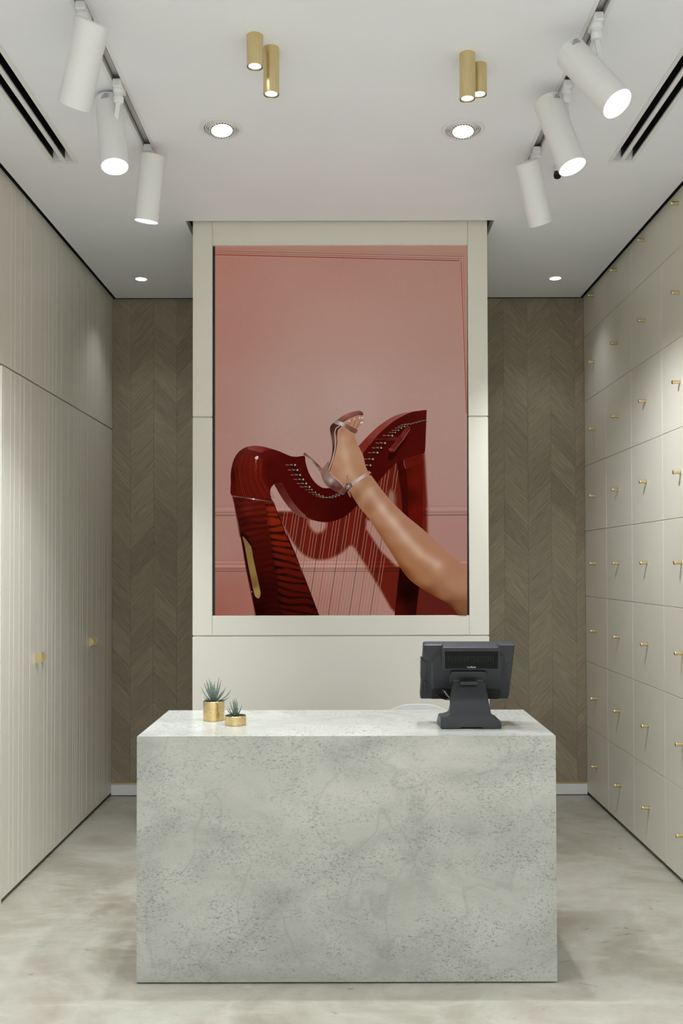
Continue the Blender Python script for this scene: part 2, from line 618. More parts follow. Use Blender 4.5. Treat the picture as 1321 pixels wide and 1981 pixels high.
for k in range(2):                         # two double-door cupboards
    y0 = ENDL + 2 * k * MODL
    y1 = y0 + 2 * MODL
    r = thing('tall_cupboard', (XL - 0.3, (y0 + y1) / 2, 0),
              ['tall cream grooved two-door cupboard on the left, nearer the camera', 'tall cream grooved two-door cupboard on the left, touching the back wall'][k],
              'cupboard', 'tall grooved cupboards along the left wall')
    bz = MB().box(XL - 0.60, XL - 0.022, y0 + 0.0005, y1 - 0.0005, ZB + 0.002, ZSEAM - 0.004)
    bz.build('body', 'panel_side', r)
    MB().box(XL - 0.56, XL - 0.05, y0 + 0.01, y1 - 0.01, 0.0, ZB + 0.001).build('plinth', 'plinth', r)
    for q in range(2):
        d0, d1 = y0 + q * MODL, y0 + (q + 1) * MODL
        d = grooved(d0, d1, ZB, ZSEAM - 0.006, pats[2 * k + q]).build('door', 'panel', r)
        # half-round brass pull standing square to the door
        ys_ = (d1 - 0.052) if q == 0 else (d0 + 0.045)
        rr, th = 0.0275, 0.005
        prof = [(XL, hz + rr * math.cos(a), rr * math.sin(a)) for a in [math.pi * j / 16 for j in range(17)]]
        MB().prism([(XL + p[2] + 0.0002, ys_ - th / 2, p[1]) for p in prof], (0, th, 0)).build('pull', 'brass', d, bevel=0.0008)
# side panel closing the near end of the row
tag(MB().box(XL - 0.62, XL - 0.0005, ENDL - 0.021, ENDL - 0.0006, 0.0, ZSEAM - 0.006).build('end_panel', 'panel'),
    'narrow cream end panel closing the near end of left cupboards', 'panel')
for k in range(-1, 4):                     # upper fixed panels
    y0, y1 = ENDL + k * MODL, ENDL + (k + 1) * MODL
    nm = ['nearest the camera', 'above the first door', 'above the second door', 'above the third door', 'above the door beside the back wall'][k + 1]
    r = thing('wall_cupboard', (XL - 0.3, (y0 + y1) / 2, ZSEAM),
              'cream grooved upper cupboard front on the left, ' + nm, 'cupboard', 'upper grooved fronts along the left wall')
    MB().box(XL - 0.60, XL - 0.022, y0 + 0.0005, y1 - 0.0005, ZSEAM, ZTOP - 0.01).build('body', 'panel_side', r)
    grooved(y0 - 0.001, y1 + 0.001, ZSEAM + 0.002, ZTOP - 0.012, pats[k]).build('front', 'panel', r)

# ------------------------------------------------------------------ right drawer wall
ROW = (2.2927 - ZB) / 5
ZSR = 2.2927
kn_proto = fr_proto = None
ordn = ['first column from the back wall', 'second column from the back wall', 'third column from the back wall',
        'fourth column from the back wall', 'column nearest the camera, cut by the frame']
for cidx in range(4):
    y1 = YB - cidx * MODR
    y0 = y1 - MODR
    for up in (0, 1):
        z0 = ZSR if up else ZB
        n = 3 if up else 5
        r = thing('drawer_cabinet', (XR + 0.3, (y0 + y1) / 2, z0 if up else 0.0),
                  ('upper' if up else 'lower') + ' cream drawer cabinet with brass knobs, ' + ordn[cidx],
                  'cabinet', 'drawer cabinets along the right wall')
        MB().box(XR + 0.022, XR + 0.60, y0 + 0.0005, y1 - 0.0005, z0 + 0.003, (ZTOP - 0.01) if up else ZSR - 0.003).build('body', 'panel_side', r)
        if not up:
            MB().box(XR + 0.05, XR + 0.56, y0 + 0.01, y1 - 0.01, 0.0, ZB + 0.002).build('plinth', 'plinth', r)
        for k in range(n):
            b0 = z0 + k * ROW
            fz0 = b0 + (0.004 if (up and k == 0) else 0.001)
            loc = Vector((XR, (y0 + y1) / 2, b0 + ROW / 2))
            if fr_proto is None:
                hw, hh = MODR / 2 - 0.0021, ROW / 2 - 0.0012
                fr_proto = MB().box(XR, XR + 0.02, loc.y - hw, loc.y + hw, loc.z - hh, loc.z + hh).build('drawer_front', 'panel', r, origin=loc, bevel=0.0012, seg=1)
                kb = MB().lathe([(0.0, 0.0), (0.0105, 0.0), (0.0105, 0.003), (0.0085, 0.004), (0.0085, 0.030), (0.0105, 0.031), (0.0105, 0.039), (0.0098, 0.040), (0.0, 0.040)],
                                loc, (-1, 0, 0), 16)
                kn_proto = kb.build('knob', 'brass', fr_proto, origin=loc, smooth=True)
            else:
                f = copy_to(fr_proto, r, loc)
                if up and k == 0:
                    f.scale.z = 1.0
                copy_to(kn_proto, f, loc)

# ------------------------------------------------------------------ display column with screen
r = thing('display_column', ((KX0 + KX1) / 2, (KY + YB) / 2, 0), 'cream panelled column standing behind the counter with a framed screen', 'column')
SXL, SXR, SZT, SZB = -0.71598, 0.68094, 3.3581, 1.3301
TH = 0.022
ZCP = 1.2200
MB().box(KX0 + 0.003, KX1 - 0.003, KY + 0.05, YB - 0.001, 0.0, ZTOP - 0.01).build('core', 'panel_side', r)
zs = (at_y(392, 805.5, KY).z + at_y(926, 806.5, KY).z) / 2
for x0, x1, nm in ((KX0, SXL - 0.001, 'l'), (SXR + 0.001, KX1, 'r')):
    MB().box(x0, x1, KY, KY + 0.05, ZCP + 0.004, zs - 0.004).build('stile', 'panel', r, bevel=0.0015)
    MB().box(x0, x1, KY, KY + 0.05, zs + 0.004, ZTOP - 0.02).build('stile', 'panel', r, bevel=0.0015)
    MB().box(x0 + 0.004, x1 - 0.004, KY + 0.010, KY + 0.049, zs - 0.0045, zs + 0.0045).build('joint_strip', 'panel_side', r)
MB().box(SXL, SXR, KY, KY + 0.05, SZT, ZTOP - 0.02).build('rail', 'panel', r, bevel=0.0015)
MB().box(SXL, SXR, KY, KY + 0.05, ZCP + 0.004, SZB).build('rail', 'panel', r, bevel=0.0015)
MB().box(KX0, KX1, KY, KY + 0.05, 0.0, ZCP - 0.004).build('lower_panel', 'panel', r, bevel=0.0015)
MB().box(KX0 + 0.004, KX1 - 0.004, KY + 0.010, KY + 0.049, ZCP - 0.0045, ZCP + 0.0045).build('joint_strip', 'panel_side', r)

# screen: black case, picture face
PY = KY + 0.018                           # picture plane
scr = thing('advert_screen', ((SXL + SXR) / 2, PY + 0.02, SZB), 'tall portrait screen showing a harp and a silver high-heeled sandal', 'screen')
MB().box(SXL + 0.0005, SXR - 0.0005, PY + 0.0005, KY + 0.0495, SZB + 0.0005, SZT - 0.0005).build('case', 'black', scr)

PXL, PXR, PYT, PYB = 416.0, 903.5, 475.0, 1191.0


def crop_fn(x0, y0, s):
    return lambda *pts: [(x0 + x / s, y0 + y / s) for x, y in pts]
A = crop_fn(430, 840, 6.605)
B = crop_fn(620, 780, 6.29)
C = crop_fn(400, 1000, 5.081)
D = crop_fn(650, 1000, 4.893)
EE = crop_fn(560, 780, 6.605)
MM = crop_fn(400, 760, 2.54)


def smooth_closed(pts, n=4):
    out = []
    L = len(pts)
    for k in range(L):
        p0, p1, p2, p3 = [np.array(pts[(k + j - 1) % L], float) for j in range(4)]
        l0, l1, l2 = np.linalg.norm(p1 - p0), np.linalg.norm(p2 - p1), np.linalg.norm(p3 - p2)
        for j in range(n):
            s_ = j / n
            m1 = (p2 - p0) / 2 * min(1, 2 * l1 / (l0 + l1 + 1e-6))
            m2 = (p3 - p1) / 2 * min(1, 2 * l1 / (l1 + l2 + 1e-6))
            h = (2 * s_**3 - 3 * s_**2 + 1) * p1 + (s_**3 - 2 * s_**2 + s_) * m1 + (-2 * s_**3 + 3 * s_**2) * p2 + (s_**3 - s_**2) * m2
            out.append((float(h[0]), float(h[1])))
    return out


def inside_dist(px, py, poly):
    """signed distance (positive inside) of arrays of points to a polygon"""
    P = np.array(poly, float)
    ins = np.zeros(px.shape, bool)
    dmin = np.full(px.shape, 1e9)
    for k in range(len(P)):
        (x1, y1), (x2, y2) = P[k], P[(k + 1) % len(P)]
        cond = (y1 > py) != (y2 > py)
        with np.errstate(divide='ignore', invalid='ignore'):
            xi = (x2 - x1) * (py - y1) / (y2 - y1 if y2 != y1 else 1e-9) + x1
        ins ^= cond & (px < xi)
        dx, dy = x2 - x1, y2 - y1
        tt = np.clip(((px - x1) * dx + (py - y1) * dy) / (dx * dx + dy * dy + 1e-9), 0, 1)
        dmin = np.minimum(dmin, np.hypot(px - x1 - tt * dx, py - y1 - tt * dy))
    return np.where(ins, dmin, -dmin)


def idw(ctrl, p=2.5, soft=2.0):
    P = np.array([[c[0], c[1]] for c in ctrl], float)
    V = np.array([c[2] for c in ctrl], float)

    def fn(x, y):
        x, y = np.asarray(x, float), np.asarray(y, float)
        d = np.hypot(x[..., None] - P[:, 0], y[..., None] - P[:, 1]) + soft
        w = d ** -p
        return (w[..., None] * V).sum(-2) / w.sum(-1)[..., None]
    return fn


def flat(c):
    return lambda x, y: np.broadcast_to(np.array(c, float), np.asarray(x).shape + (3,)).copy()


def vnoise(x, y, s, seed=0):
    """cheap smooth value noise"""
    x, y = np.asarray(x) / s, np.asarray(y) / s
    xi, yi = np.floor(x), np.floor(y)
    fx, fy = x - xi, y - yi
    fx, fy = fx * fx * (3 - 2 * fx), fy * fy * (3 - 2 * fy)
    h = lambda a, b: np.modf(np.abs(np.sin(a * 127.1 + b * 311.7 + seed * 74.7) * 43758.5453))[0]
    return (h(xi, yi) * (1 - fx) + h(xi + 1, yi) * fx) * (1 - fy) + (h(xi, yi + 1) * (1 - fx) + h(xi + 1, yi + 1) * fx) * fy


def sstep(a, b, x):
    t_ = np.clip((x - a) / (b - a), 0, 1)
    return t_ * t_ * (3 - 2 * t_)


class Picture:
    def __init__(self):
        self.v, self.f, self.c, self.lay = [], [], [], 0

    def add(self, pts, faces, cols, lift):
        i = len(self.v)
        y = PY - lift * 0.00006
        for (u, v) in pts:
            self.v.append(at_y(u, v, y))
        self.f += [tuple(i + k for k in f) for f in faces]
        cc = np.clip(np.asarray(cols) / 255.0, 0, 1)
        self.c.append(np.where(cc <= 0.04045, cc / 12.92, ((cc + 0.055) / 1.055) ** 2.4))

    def grid(self, x0, x1, y0, y1, step, fn, lift):
        nx, ny = int((x1 - x0) / step) + 1, int((y1 - y0) / step) + 1
        X, Y = np.meshgrid(np.linspace(x0, x1, nx), np.linspace(y0, y1, ny))
        fs = [(j * nx + i, j * nx + i + 1, (j + 1) * nx + i + 1, (j + 1) * nx + i) for j in range(ny - 1) for i in range(nx - 1)]
        self.add(list(zip(X.ravel(), Y.ravel())), fs, fn(X.ravel(), Y.ravel()), lift)

    def fill(self, poly, fn, step=4.0, smooth=0):
        """filled outline with inner points so that colours can vary across it"""
        self.lay += 1
        if smooth:
            poly = smooth_closed(poly, smooth)
        poly = [(min(max(x, PXL), PXR), min(max(y, PYT), PYB)) for x, y in poly]
        q = [poly[0]]
        for p in poly[1:]:
            if math.hypot(p[0] - q[-1][0], p[1] - q[-1][1]) > 0.15:
                q.append(p)
        if math.hypot(q[0][0] - q[-1][0], q[0][1] - q[-1][1]) < 0.15:
            q.pop()
        poly = q
        P = np.array(poly)
        ex = []
        if step:
            X, Y = np.meshgrid(np.arange(P[:, 0].min(), P[:, 0].max(), step), np.arange(P[:, 1].min(), P[:, 1].max(), step))
            X, Y = X.ravel(), Y.ravel()
            k = inside_dist(X, Y, poly) > step * 0.35
            ex = list(zip(X[k], Y[k]))
        n = len(poly)
        vs, _, fs, *_r = delaunay_2d_cdt([Vector(p) for p in poly] + [Vector(p) for p in ex], [], [list(range(n))], 1, 1e-4)
        vs = np.array([(p.x, p.y) for p in vs])
        self.add([tuple(p) for p in vs], fs, fn(vs[:, 0], vs[:, 1]), self.lay)

    def line(self, pts, w, fn, sub=0, w1=None):
        self.lay += 1
        if not callable(fn):
            fn = flat(fn)
        if sub:
            q = []
            for a, b in zip(pts[:-1], pts[1:]):
                q += [(a[0] + (b[0] - a[0]) * k / sub, a[1] + (b[1] - a[1]) * k / sub) for k in range(sub)]
            pts = q + [pts[-1]]
        P = np.array(pts, float)
        T = np.gradient(P, axis=0)
        T /= np.linalg.norm(T, axis=1)[:, None] + 1e-9
        N = np.stack([-T[:, 1], T[:, 0]], 1)
        ws = np.linspace(w, w if w1 is None else w1, len(P))[:, None] / 2
        a, b = P + N * ws, P - N * ws
        vs = np.concatenate([a, b])
        n = len(P)
        vs[:, 0] = np.clip(vs[:, 0], PXL, PXR)
        vs[:, 1] = np.clip(vs[:, 1], PYT, PYB)
        self.add([tuple(p) for p in vs], [(k, k + 1, n + k + 1, n + k) for k in range(n - 1)], np.concatenate([fn(P[:, 0], P[:, 1])] * 2), self.lay)

    def dot(self, x, y, rx, ry, c, ang=0.0, n=10):
        ca, sa = math.cos(ang), math.sin(ang)
        self.fill([(x + rx * math.cos(t_) * ca - ry * math.sin(t_) * sa, y + rx * math.cos(t_) * sa + ry * math.sin(t_) * ca) for t_ in [2 * math.pi * k / n for k in range(n)]], flat(c), 0)


pic = Picture()
pink = idw([(420, 490, (168, 119, 104)), (660, 490, (168, 124, 109)), (895, 490, (165, 125, 110)), (420, 640, (167, 120, 106)), (660, 620, (174, 134, 121)),
            (895, 640, (168, 130, 117)), (420, 800, (167, 124, 112)), (560, 800, (173, 142, 130)), (680, 770, (178, 148, 137)), (880, 800, (172, 138, 127)),
            (430, 930, (167, 124, 113)), (880, 930, (170, 133, 123)), (425, 1060, (166, 122, 111)), (880, 1040, (166, 124, 114)), (425, 1180, (152, 94, 80)),
            (450, 1150, (158, 102, 88)), (620, 1170, (163, 116, 102)), (700, 1130, (170, 127, 114)), (560, 930, (176, 143, 132)), (640, 1090, (178, 132, 118))], 3.0, 30.0)
SH = smooth_closed(MM((335, 588), (430, 585), (600, 560), (700, 520), (850, 400), (960, 320), (1070, 300), (1070, 1100), (935, 1090), (850, 960), (760, 815), (712, 748),
                      (670, 780), (620, 808), (560, 820), (500, 808), (460, 780), (425, 735), (380, 660)), 3)
OV = smooth_closed(MM((500, 640), (515, 605), (570, 610), (586, 650), (565, 683), (528, 684)), 3)
LS = D((285, 30), (330, 35), (620, 465), (570, 465), (430, 330), (285, 115))
RP = smooth_closed(MM((893, 500), (905, 478), (920, 500), (922, 550), (905, 575), (885, 545)), 3)
LP = smooth_closed(D((780, 660), (900, 735), (1030, 805), (1128, 895), (1112, 930), (1060, 905), (960, 850), (860, 770)), 2)


def bg(x, y):
    c = pink(x, y)
    dk = sstep(-3.5, 3.5, inside_dist(x, y, SH))
    dk *= 1 - sstep(-5, 4, inside_dist(x, y, OV))
    dk *= 1 - sstep(-3.5, 3, inside_dist(x, y, LS))
    dk *= 1 - 0.8 * sstep(-7, 5, inside_dist(x, y, RP))
    dk = np.clip(dk, 0, 1)[..., None]
    sh = np.array((98, 27, 15.0))
    low = (sstep(1000, 1180, y) * sstep(740, 820, x))[..., None]
    sh = sh * (1 - low) + np.array((88, 26, 19.0)) * low
    c = c * (1 - dk) + sh * dk
    r2 = sstep(806, 812, x) * sstep(1120, 1150, y)
    c = c * (1 - r2[..., None]) + np.array((90, 30, 22.0)) * r2[..., None]
    n = (vnoise(x, y, 2.6) - 0.5)[..., None] * 3.0
    return c + n


pic.grid(PXL, PXR, PYT, PYB, 2.2, bg, 0)


def shade(k, add=(0, 0, 0)):
    return lambda x, y: np.clip(bg(x, y) * k + np.array(add, float), 0, 255)
# wall mouldings in the picture
L = lambda y0, y1, x0=PXL, x1=890: [(x0, y0), (x1, y1)]
for y0, y1, w, fn in ((480.5, 491.5, 1.6, shade(0.95)), (485.5, 496, 2.0, shade(0.86)), (487.3, 498.6, 0.9, shade(1.08)), (488.8, 500.6, 1.5, shade(0.80)),
                      (490.6, 502.3, 1.4, shade(1.05)), (492.6, 504.4, 1.8, flat((142, 62, 44))), (494.6, 506, 0.8, shade(1.06))):
    pic.line(L(y0, y1, x1=891 + (500 - y1) * 1.1 + (492 - 487) * 0.5), w, fn, 40)
for x0, x1, w, fn in ((891.6, 902, 1.8, flat((150, 84, 66))), (889.8, 900.2, 0.8, shade(1.06)), (894.0, 903.2, 1.2, shade(1.04)), (896.2, 903.4, 1.2, shade(0.85))):
    pic.line([(x0, 504.5), ((x0 + x1) / 2, 640), (x1, 800)], w, fn, 20)
for x0, x1 in ((PXL, 470), (530, 640), (790, PXR)):
    for y, w, fn in ((979, 1.0, shade(0.93)), (985, 5.0, shade(1.05)), (991.3, 1.5, shade(0.80)), (993.4, 1.2, shade(1.03)), (995.2, 1.0, shade(0.82)), (997.4, 1.6, shade(0.68)), (999.2, 1, shade(1.04))):
        pic.line([(x0, y), (x1, y - (0.8 if x0 > 700 else 0))], w, fn, 24)
for x0, x1 in ((PXL, 500), (570, 780), (816, PXR)):
    for y, w, fn in ((1085.8, 1.0, shade(0.94)), (1087.5, 1.6, shade(1.16, (6, 6, 6))), (1091.0, 1.2, shade(1.02)), (1095.0, 2.4, shade(1.14, (6, 6, 6))), (1100.4, 1.8, shade(0.80)),
                     (1102.6, 1.4, shade(0.95)), (1105.3, 1.4, shade(0.66))):
        pic.line([(x0, y), (x1, y)], w, fn, 40)


# strings
rs = random.Random(3)
def string_col(kind):
    def fn(x, y):
        b = bg(x, y)
        lum = b.mean(-1, keepdims=True)
        d_ = lum < 75
        if kind == 'k':
            return np.where(d_, (58, 26, 22), (52, 36, 32)).astype(float)
        if kind == 'r':
            return np.where(d_, (140, 28, 18), (128, 42, 36)).astype(float)
        return np.where(d_, (172, 112, 98), b * 0.84)
    return fn
def neck_low(x):
    return float(np.interp(x, [530, 560, 590, 640, 690, 712, 735, 760, 780, 800], [938, 960, 990, 996, 985, 965, 930, 902, 888, 880]))
for i in range(37):
    xb = 520 + i * 5.75
    kind = 'k' if i % 7 == 6 else ('r' if i % 7 == 2 else 'n')
    ytop = 960
    for _ in range(4):
        ytop = neck_low(xb + 0.152 * (1191 - ytop)) - 4
    if xb + 0.152 * (1191 - ytop) > 795:
        continue
    pic.line([(xb + 0.152 * (1191 - ytop), ytop), (xb, 1191)], 1.0 if kind == 'k' else 0.85, string_col(kind), 60)

wood = lambda base, amp=6, s=5: (lambda x, y: np.array(base, float) * (0.82 + 0.36 * vnoise(x, y, s, 2))[..., None])
# sound box on the right
pic.fill(B((930, 720), (1000, 680), (1225, 612), (1250, 720), (1243, 1384)) + D((815, 110), (790, 640), (755, 935), (553, 935), (585, 620), (600, 490)) + B((1000, 1300), (985, 1150), (945, 850)),
         idw([(775, 900, (62, 8, 4)), (800, 885, (98, 22, 12)), (806, 930, (96, 17, 8)), (806, 990, (94, 14, 6)), (782, 960, (58, 6, 3)), (785, 1100, (34, 3, 1)), (790, 1150, (22, 1, 0)), (772, 1180, (66, 10, 5)), (800, 1180, (40, 4, 2))]), 4)
pic.fill(B((930, 722), (1003, 683), (1040, 800), (1058, 1000), (1066, 1384), (1000, 1384), (985, 1150), (945, 850)), wood((58, 7, 3)), 4)
pic.line(B((1010, 690), (1020, 760), (1040, 800)), 1.0, (150, 90, 80))
pic.fill(B((1040, 800), (1240, 745), (1250, 720), (1225, 640), (1010, 695)), wood((92, 20, 11)), 4)
pic.line(B((1042, 800), (1250, 745)), 1.2, (75, 12, 6))
# side face of the neck opening
pic.fill(A((665, 640), (720, 620), (775, 645), (810, 710), (860, 800), (930, 900), (1010, 990), (1110, 1065), (1180, 1105), (1060, 1075), (950, 1030), (880, 970), (800, 870), (740, 780), (690, 690)),
         idw([(540, 938, (80, 22, 17)), (555, 960, (92, 34, 27)), (570, 985, (112, 58, 50)), (590, 1000, (120, 70, 62))]), 3, 3)
# neck: upper bevel, then dark face
pic.fill(B((455, 540), (500, 480), (560, 415), (680, 300), (800, 210), (900, 155), (1010, 120), (1150, 95), (1200, 90), (1100, 112), (1010, 150), (900, 212), (800, 290), (700, 385), (600, 500), (515, 615)),
         idw([(710, 865, (118, 40, 32)), (735, 835, (132, 58, 50)), (760, 812, (140, 74, 66)), (790, 797, (146, 90, 80))]), 3, 3)
neck = A((125, 795), (108, 620), (107, 500), (123, 400), (152, 310), (205, 230), (275, 178), (355, 152), (440, 148), (530, 160), (640, 190), (720, 215), (800, 250), (880, 282), (950, 288), (1030, 276)) \
    + A((1056, 285), (1062, 345), (1083, 430), (1115, 512), (1165, 592), (1225, 652), (1290, 690)) + MM((560, 465), (600, 468), (680, 440), (740, 370)) \
    + B((500, 640), (600, 502), (700, 385), (800, 290), (900, 212), (1010, 150), (1100, 112), (1200, 92), (1290, 83)) + B((1290, 110), (1280, 400), (1268, 605)) \
    + B((1225, 617), (1000, 682), (930, 724), (860, 785), (770, 880), (690, 970)) + MM((740, 550), (690, 600), (640, 625), (585, 636), (530, 628), (490, 610)) \
    + A((1060, 1030), (1000, 980), (925, 895), (855, 795), (805, 705), (770, 640), (720, 620), (665, 638), (625, 682), (612, 745), (630, 830), (655, 872))
neck_c = idw([(450, 920, (66, 12, 8)), (455, 880, (92, 24, 17)), (480, 866, (112, 40, 32)), (520, 870, (96, 22, 15)), (470, 930, (98, 22, 12)), (495, 900, (112, 30, 18)), (500, 940, (98, 20, 11)),
              (520, 900, (80, 10, 5)), (560, 890, (80, 9, 4)), (530, 930, (78, 8, 4)), (590, 930, (78, 8, 4)), (620, 970, (74, 8, 3)), (600, 1000, (80, 12, 5)), (650, 985, (62, 4, 2)), (700, 980, (56, 3, 1)),
              (730, 900, (78, 10, 5)), (770, 850, (76, 10, 5)), (800, 820, (80, 13, 7)), (815, 800, (88, 18, 10)), (800, 865, (86, 14, 7)), (750, 900, (82, 12, 6)), (720, 930, (76, 8, 4))], 3.0, 6.0)
pic.fill(neck, lambda x, y: neck_c(x, y) * np.array((0.88, 0.8, 0.8)), 3.5, 3)
# wood grain rings on the head and gloss
for k in range(16):
    f = k / 15
    x0 = 175 + f * 330
    sl = 40 + 130 * f
    w = 0.5 + 0.5 * rs.random()
    pic.line(A((x0 + 40 * (1 - f), 260 + 40 * f), (x0 - 10 * (1 - f), 420), (x0 + 2, 560), (x0 + sl * 0.45, 700), (x0 + sl, 800 + 20 * f)), w,
             [(120, 34, 20), (104, 20, 10), (138, 42, 20)][k % 3], 6)
pic.fill(A((330, 158), (440, 152), (540, 165), (640, 192), (560, 205), (500, 235), (420, 215), (330, 190)), idw([(485, 866, (128, 62, 54)), (500, 870, (122, 50, 42)), (520, 870, (100, 30, 22))]), 3, 3)
pic.fill(A((415, 300), (440, 278), (462, 285), (455, 315), (430, 325)), flat((205, 185, 182)), 0, 2)
pic.dot(*A((428, 350))[0], 1.3, 3.4, (150, 90, 84))
pic.line(A((420, 340), (438, 420), (415, 475)), 1.2, (128, 60, 52), 5, 0.5)
# neck front-face rounding edge lights
pic.line(A((640, 198), (720, 218), (800, 255), (880, 286), (950, 292), (1040, 280)), 0.9, (48, 3, 1), 5)

# pillar
pil = A((128, 795), (400, 832), (655, 872)) + A((700, 1000), (760, 1140), (825, 1315)) + C((780, 140), (860, 340), (920, 510), (1000, 700), (1102, 970), (475, 970), (440, 780), (385, 520), (330, 190), (300, 10)) + A((225, 1320), (185, 1090), (150, 900))
def pil_c(x, y):
    b = idw([(455, 980, (64, 13, 9)), (480, 985, (92, 24, 12)), (505, 980, (86, 20, 8)), (470, 1010, (58, 10, 6)), (495, 1030, (72, 12, 5)), (480, 1060, (56, 8, 4)), (510, 1080, (62, 7, 3)),
             (500, 1150, (38, 2, 1)), (540, 1170, (46, 4, 2)), (500, 1185, (30, 1, 0)), (590, 1180, (62, 8, 3))])(x, y)
    st = np.sin(y * 0.52 + x * 0.06 + 3.2 * vnoise(x, y, 22, 5)) * vnoise(x, y, 16, 9)
    return b * (1.0 + 0.28 * st[..., None])
pic.fill(pil, pil_c, 2.6)
fac = A((538, 868), (655, 875), (700, 1000), (760, 1140), (825, 1315)) + C((780, 140), (860, 340), (920, 510), (1000, 700), (1098, 966), (725, 966), (705, 840), (670, 560), (640, 350), (600, 80)) + A((575, 1140))
def fac_c(x, y):
    k = sstep(970, 1190, y)[..., None]
    b = np.array((132, 34, 10.0)) * (1 - k) + np.array((66, 8, 3.0)) * k
    xx = (y - 972) * 0.52 + 470 + 55
    ph = y * 0.50 - (x - 500) * 0.10 * sstep(1000, 1100, y) + 5.5 * vnoise(x * 0.35, y, 13, 4)
    st = sstep(-0.1, 0.9, np.sin(ph)) * (0.45 + 0.75 * vnoise(x * 0.5, y, 9, 8))
    edge = sstep(0, 10, x - (511 + (y - 972) * 0.145))
    return b * (1.0 - 0.72 * st)[..., None] * (0.75 + 0.25 * edge)[..., None]
pic.fill(fac, fac_c, 1.7)
pic.line(A((655, 872), (700, 1000), (760, 1140), (825, 1315)) + C((860, 340), (1000, 700), (1102, 970)), 1.4, (38, 2, 1), 4)
pic.line(A((130, 800), (152, 900), (187, 1090), (228, 1320)) + C((335, 190), (388, 520), (442, 780), (478, 966)), 1.6, idw([(450, 980, (118, 70, 62)), (462, 1030, (100, 56, 48)), (480, 1120, (90, 40, 32)), (494, 1190, (105, 50, 40))]), 4)
# hand slot with gold lining
pic.fill(C((328, 165), (350, 150), (400, 190), (442, 280), (462, 400), (495, 560), (530, 740), (524, 795), (497, 815), (462, 790), (430, 690), (380, 450), (342, 240)), flat((38, 5, 3)), 0, 3)
pic.fill(C((352, 190), (400, 243), (437, 298), (455, 400), (490, 560), (527, 740), (521, 788), (505, 802), (472, 775), (442, 650), (402, 450), (372, 280)),
         idw([(472, 1045, (128, 96, 62)), (480, 1070, (134, 104, 58)), (488, 1100, (140, 110, 62)), (498, 1145, (156, 124, 74)), (490, 1130, (112, 84, 42))]), 3, 3)
pic.dot(*C((441, 737))[0], 0.9, 0.9, (190, 190, 200))
# ring
pic.line(A((122, 792), (200, 800), (400, 830), (655, 868)), 2.6, idw([(450, 960, (126, 78, 66)), (470, 964, (96, 48, 38)), (490, 966, (150, 112, 104)), (510, 969, (112, 62, 50)), (528, 971, (88, 42, 32))]), 5)
pic.line(A((125, 802), (400, 842), (650, 878)), 1.0, (42, 6, 4), 5)
pic.dot(*A((397, 828))[0], 2.3, 1.6, (222, 205, 205))

# tuning pins
pins = A((895, 395), (925, 460), (960, 523), (1000, 580), (1038, 632), (1080, 675), (1120, 710), (1165, 745), (1210, 772), (1258, 792)) + MM((560, 508), (576, 514), (592, 516), (608, 515), (624, 511), (640, 505), (656, 498))
pinr = B((575, 757), (605, 682), (660, 604), (705, 545), (752, 487), (840, 397), (885, 358), (925, 332), (960, 304), (1000, 285), (1035, 265), (1075, 256), (1110, 250), (1150, 240), (1182, 232), (1215, 222), (1242, 217), (1270, 212))
for k, (x, y) in enumerate(pins + pinr):
    big = 1.0 if k < 6 or len(pins) <= k < len(pins) + 6 else 0.72
    if k > len(pins) + 11:
        big = 0.45
    pic.dot(x + 1.5, y + 2.6 * big, 6.5 * big, 2.0 * big, (34, 3, 2), 0.25)
    pic.line([(x - 13 * big, y - 0.6), (x - 5 * big, y)], 0.9 * big, (170, 120, 110))
    pic.dot(x, y, 7.2 * big, 2.5 * big, (46, 26, 20), 0.12)
    pic.dot(x - 2 * big, y - 0.7 * big, 3.2 * big, 1.1 * big, (128, 108, 92), 0.12)
    pic.dot(x + 5.2 * big, y - 0.2, 1.9 * big, 1.9 * big, (148, 124, 108))
    pic.dot(x + 5.0 * big, y - 0.7, 0.8 * big, 0.8 * big, (225, 212, 200))
# tuning key
pic.fill(B((815, 640), (900, 540), (1000, 430), (1060, 400), (1050, 440), (960, 560), (900, 660), (850, 705)), flat((46, 5, 3)), 0, 3)
pic.fill(B((790, 425), (900, 412), (945, 415), (935, 455), (800, 455)), idw([(750, 848, (78, 20, 16)), (765, 850, (98, 30, 26))]), 0)
pic.line(B((640, 443), (790, 432)), 1.6, (96, 30, 24))
pic.fill(B((1050, 275), (1085, 285), (1092, 310), (1040, 385), (1012, 435), (960, 495), (925, 545), (885, 592), (850, 592), (825, 562), (850, 540), (900, 475), (925, 430), (970, 390), (1010, 330)),
         idw([(790, 828, (98, 30, 26)), (775, 850, (92, 26, 22)), (760, 870, (104, 34, 30)), (783, 846, (120, 48, 42))]), 3, 3)
pic.line(B((1085, 320), (1012, 436), (955, 505), (890, 588)), 0.8, (158, 88, 78), 4)
pic.line(B((828, 562), (850, 556), (880, 575)), 1.0, (150, 82, 74), 3)

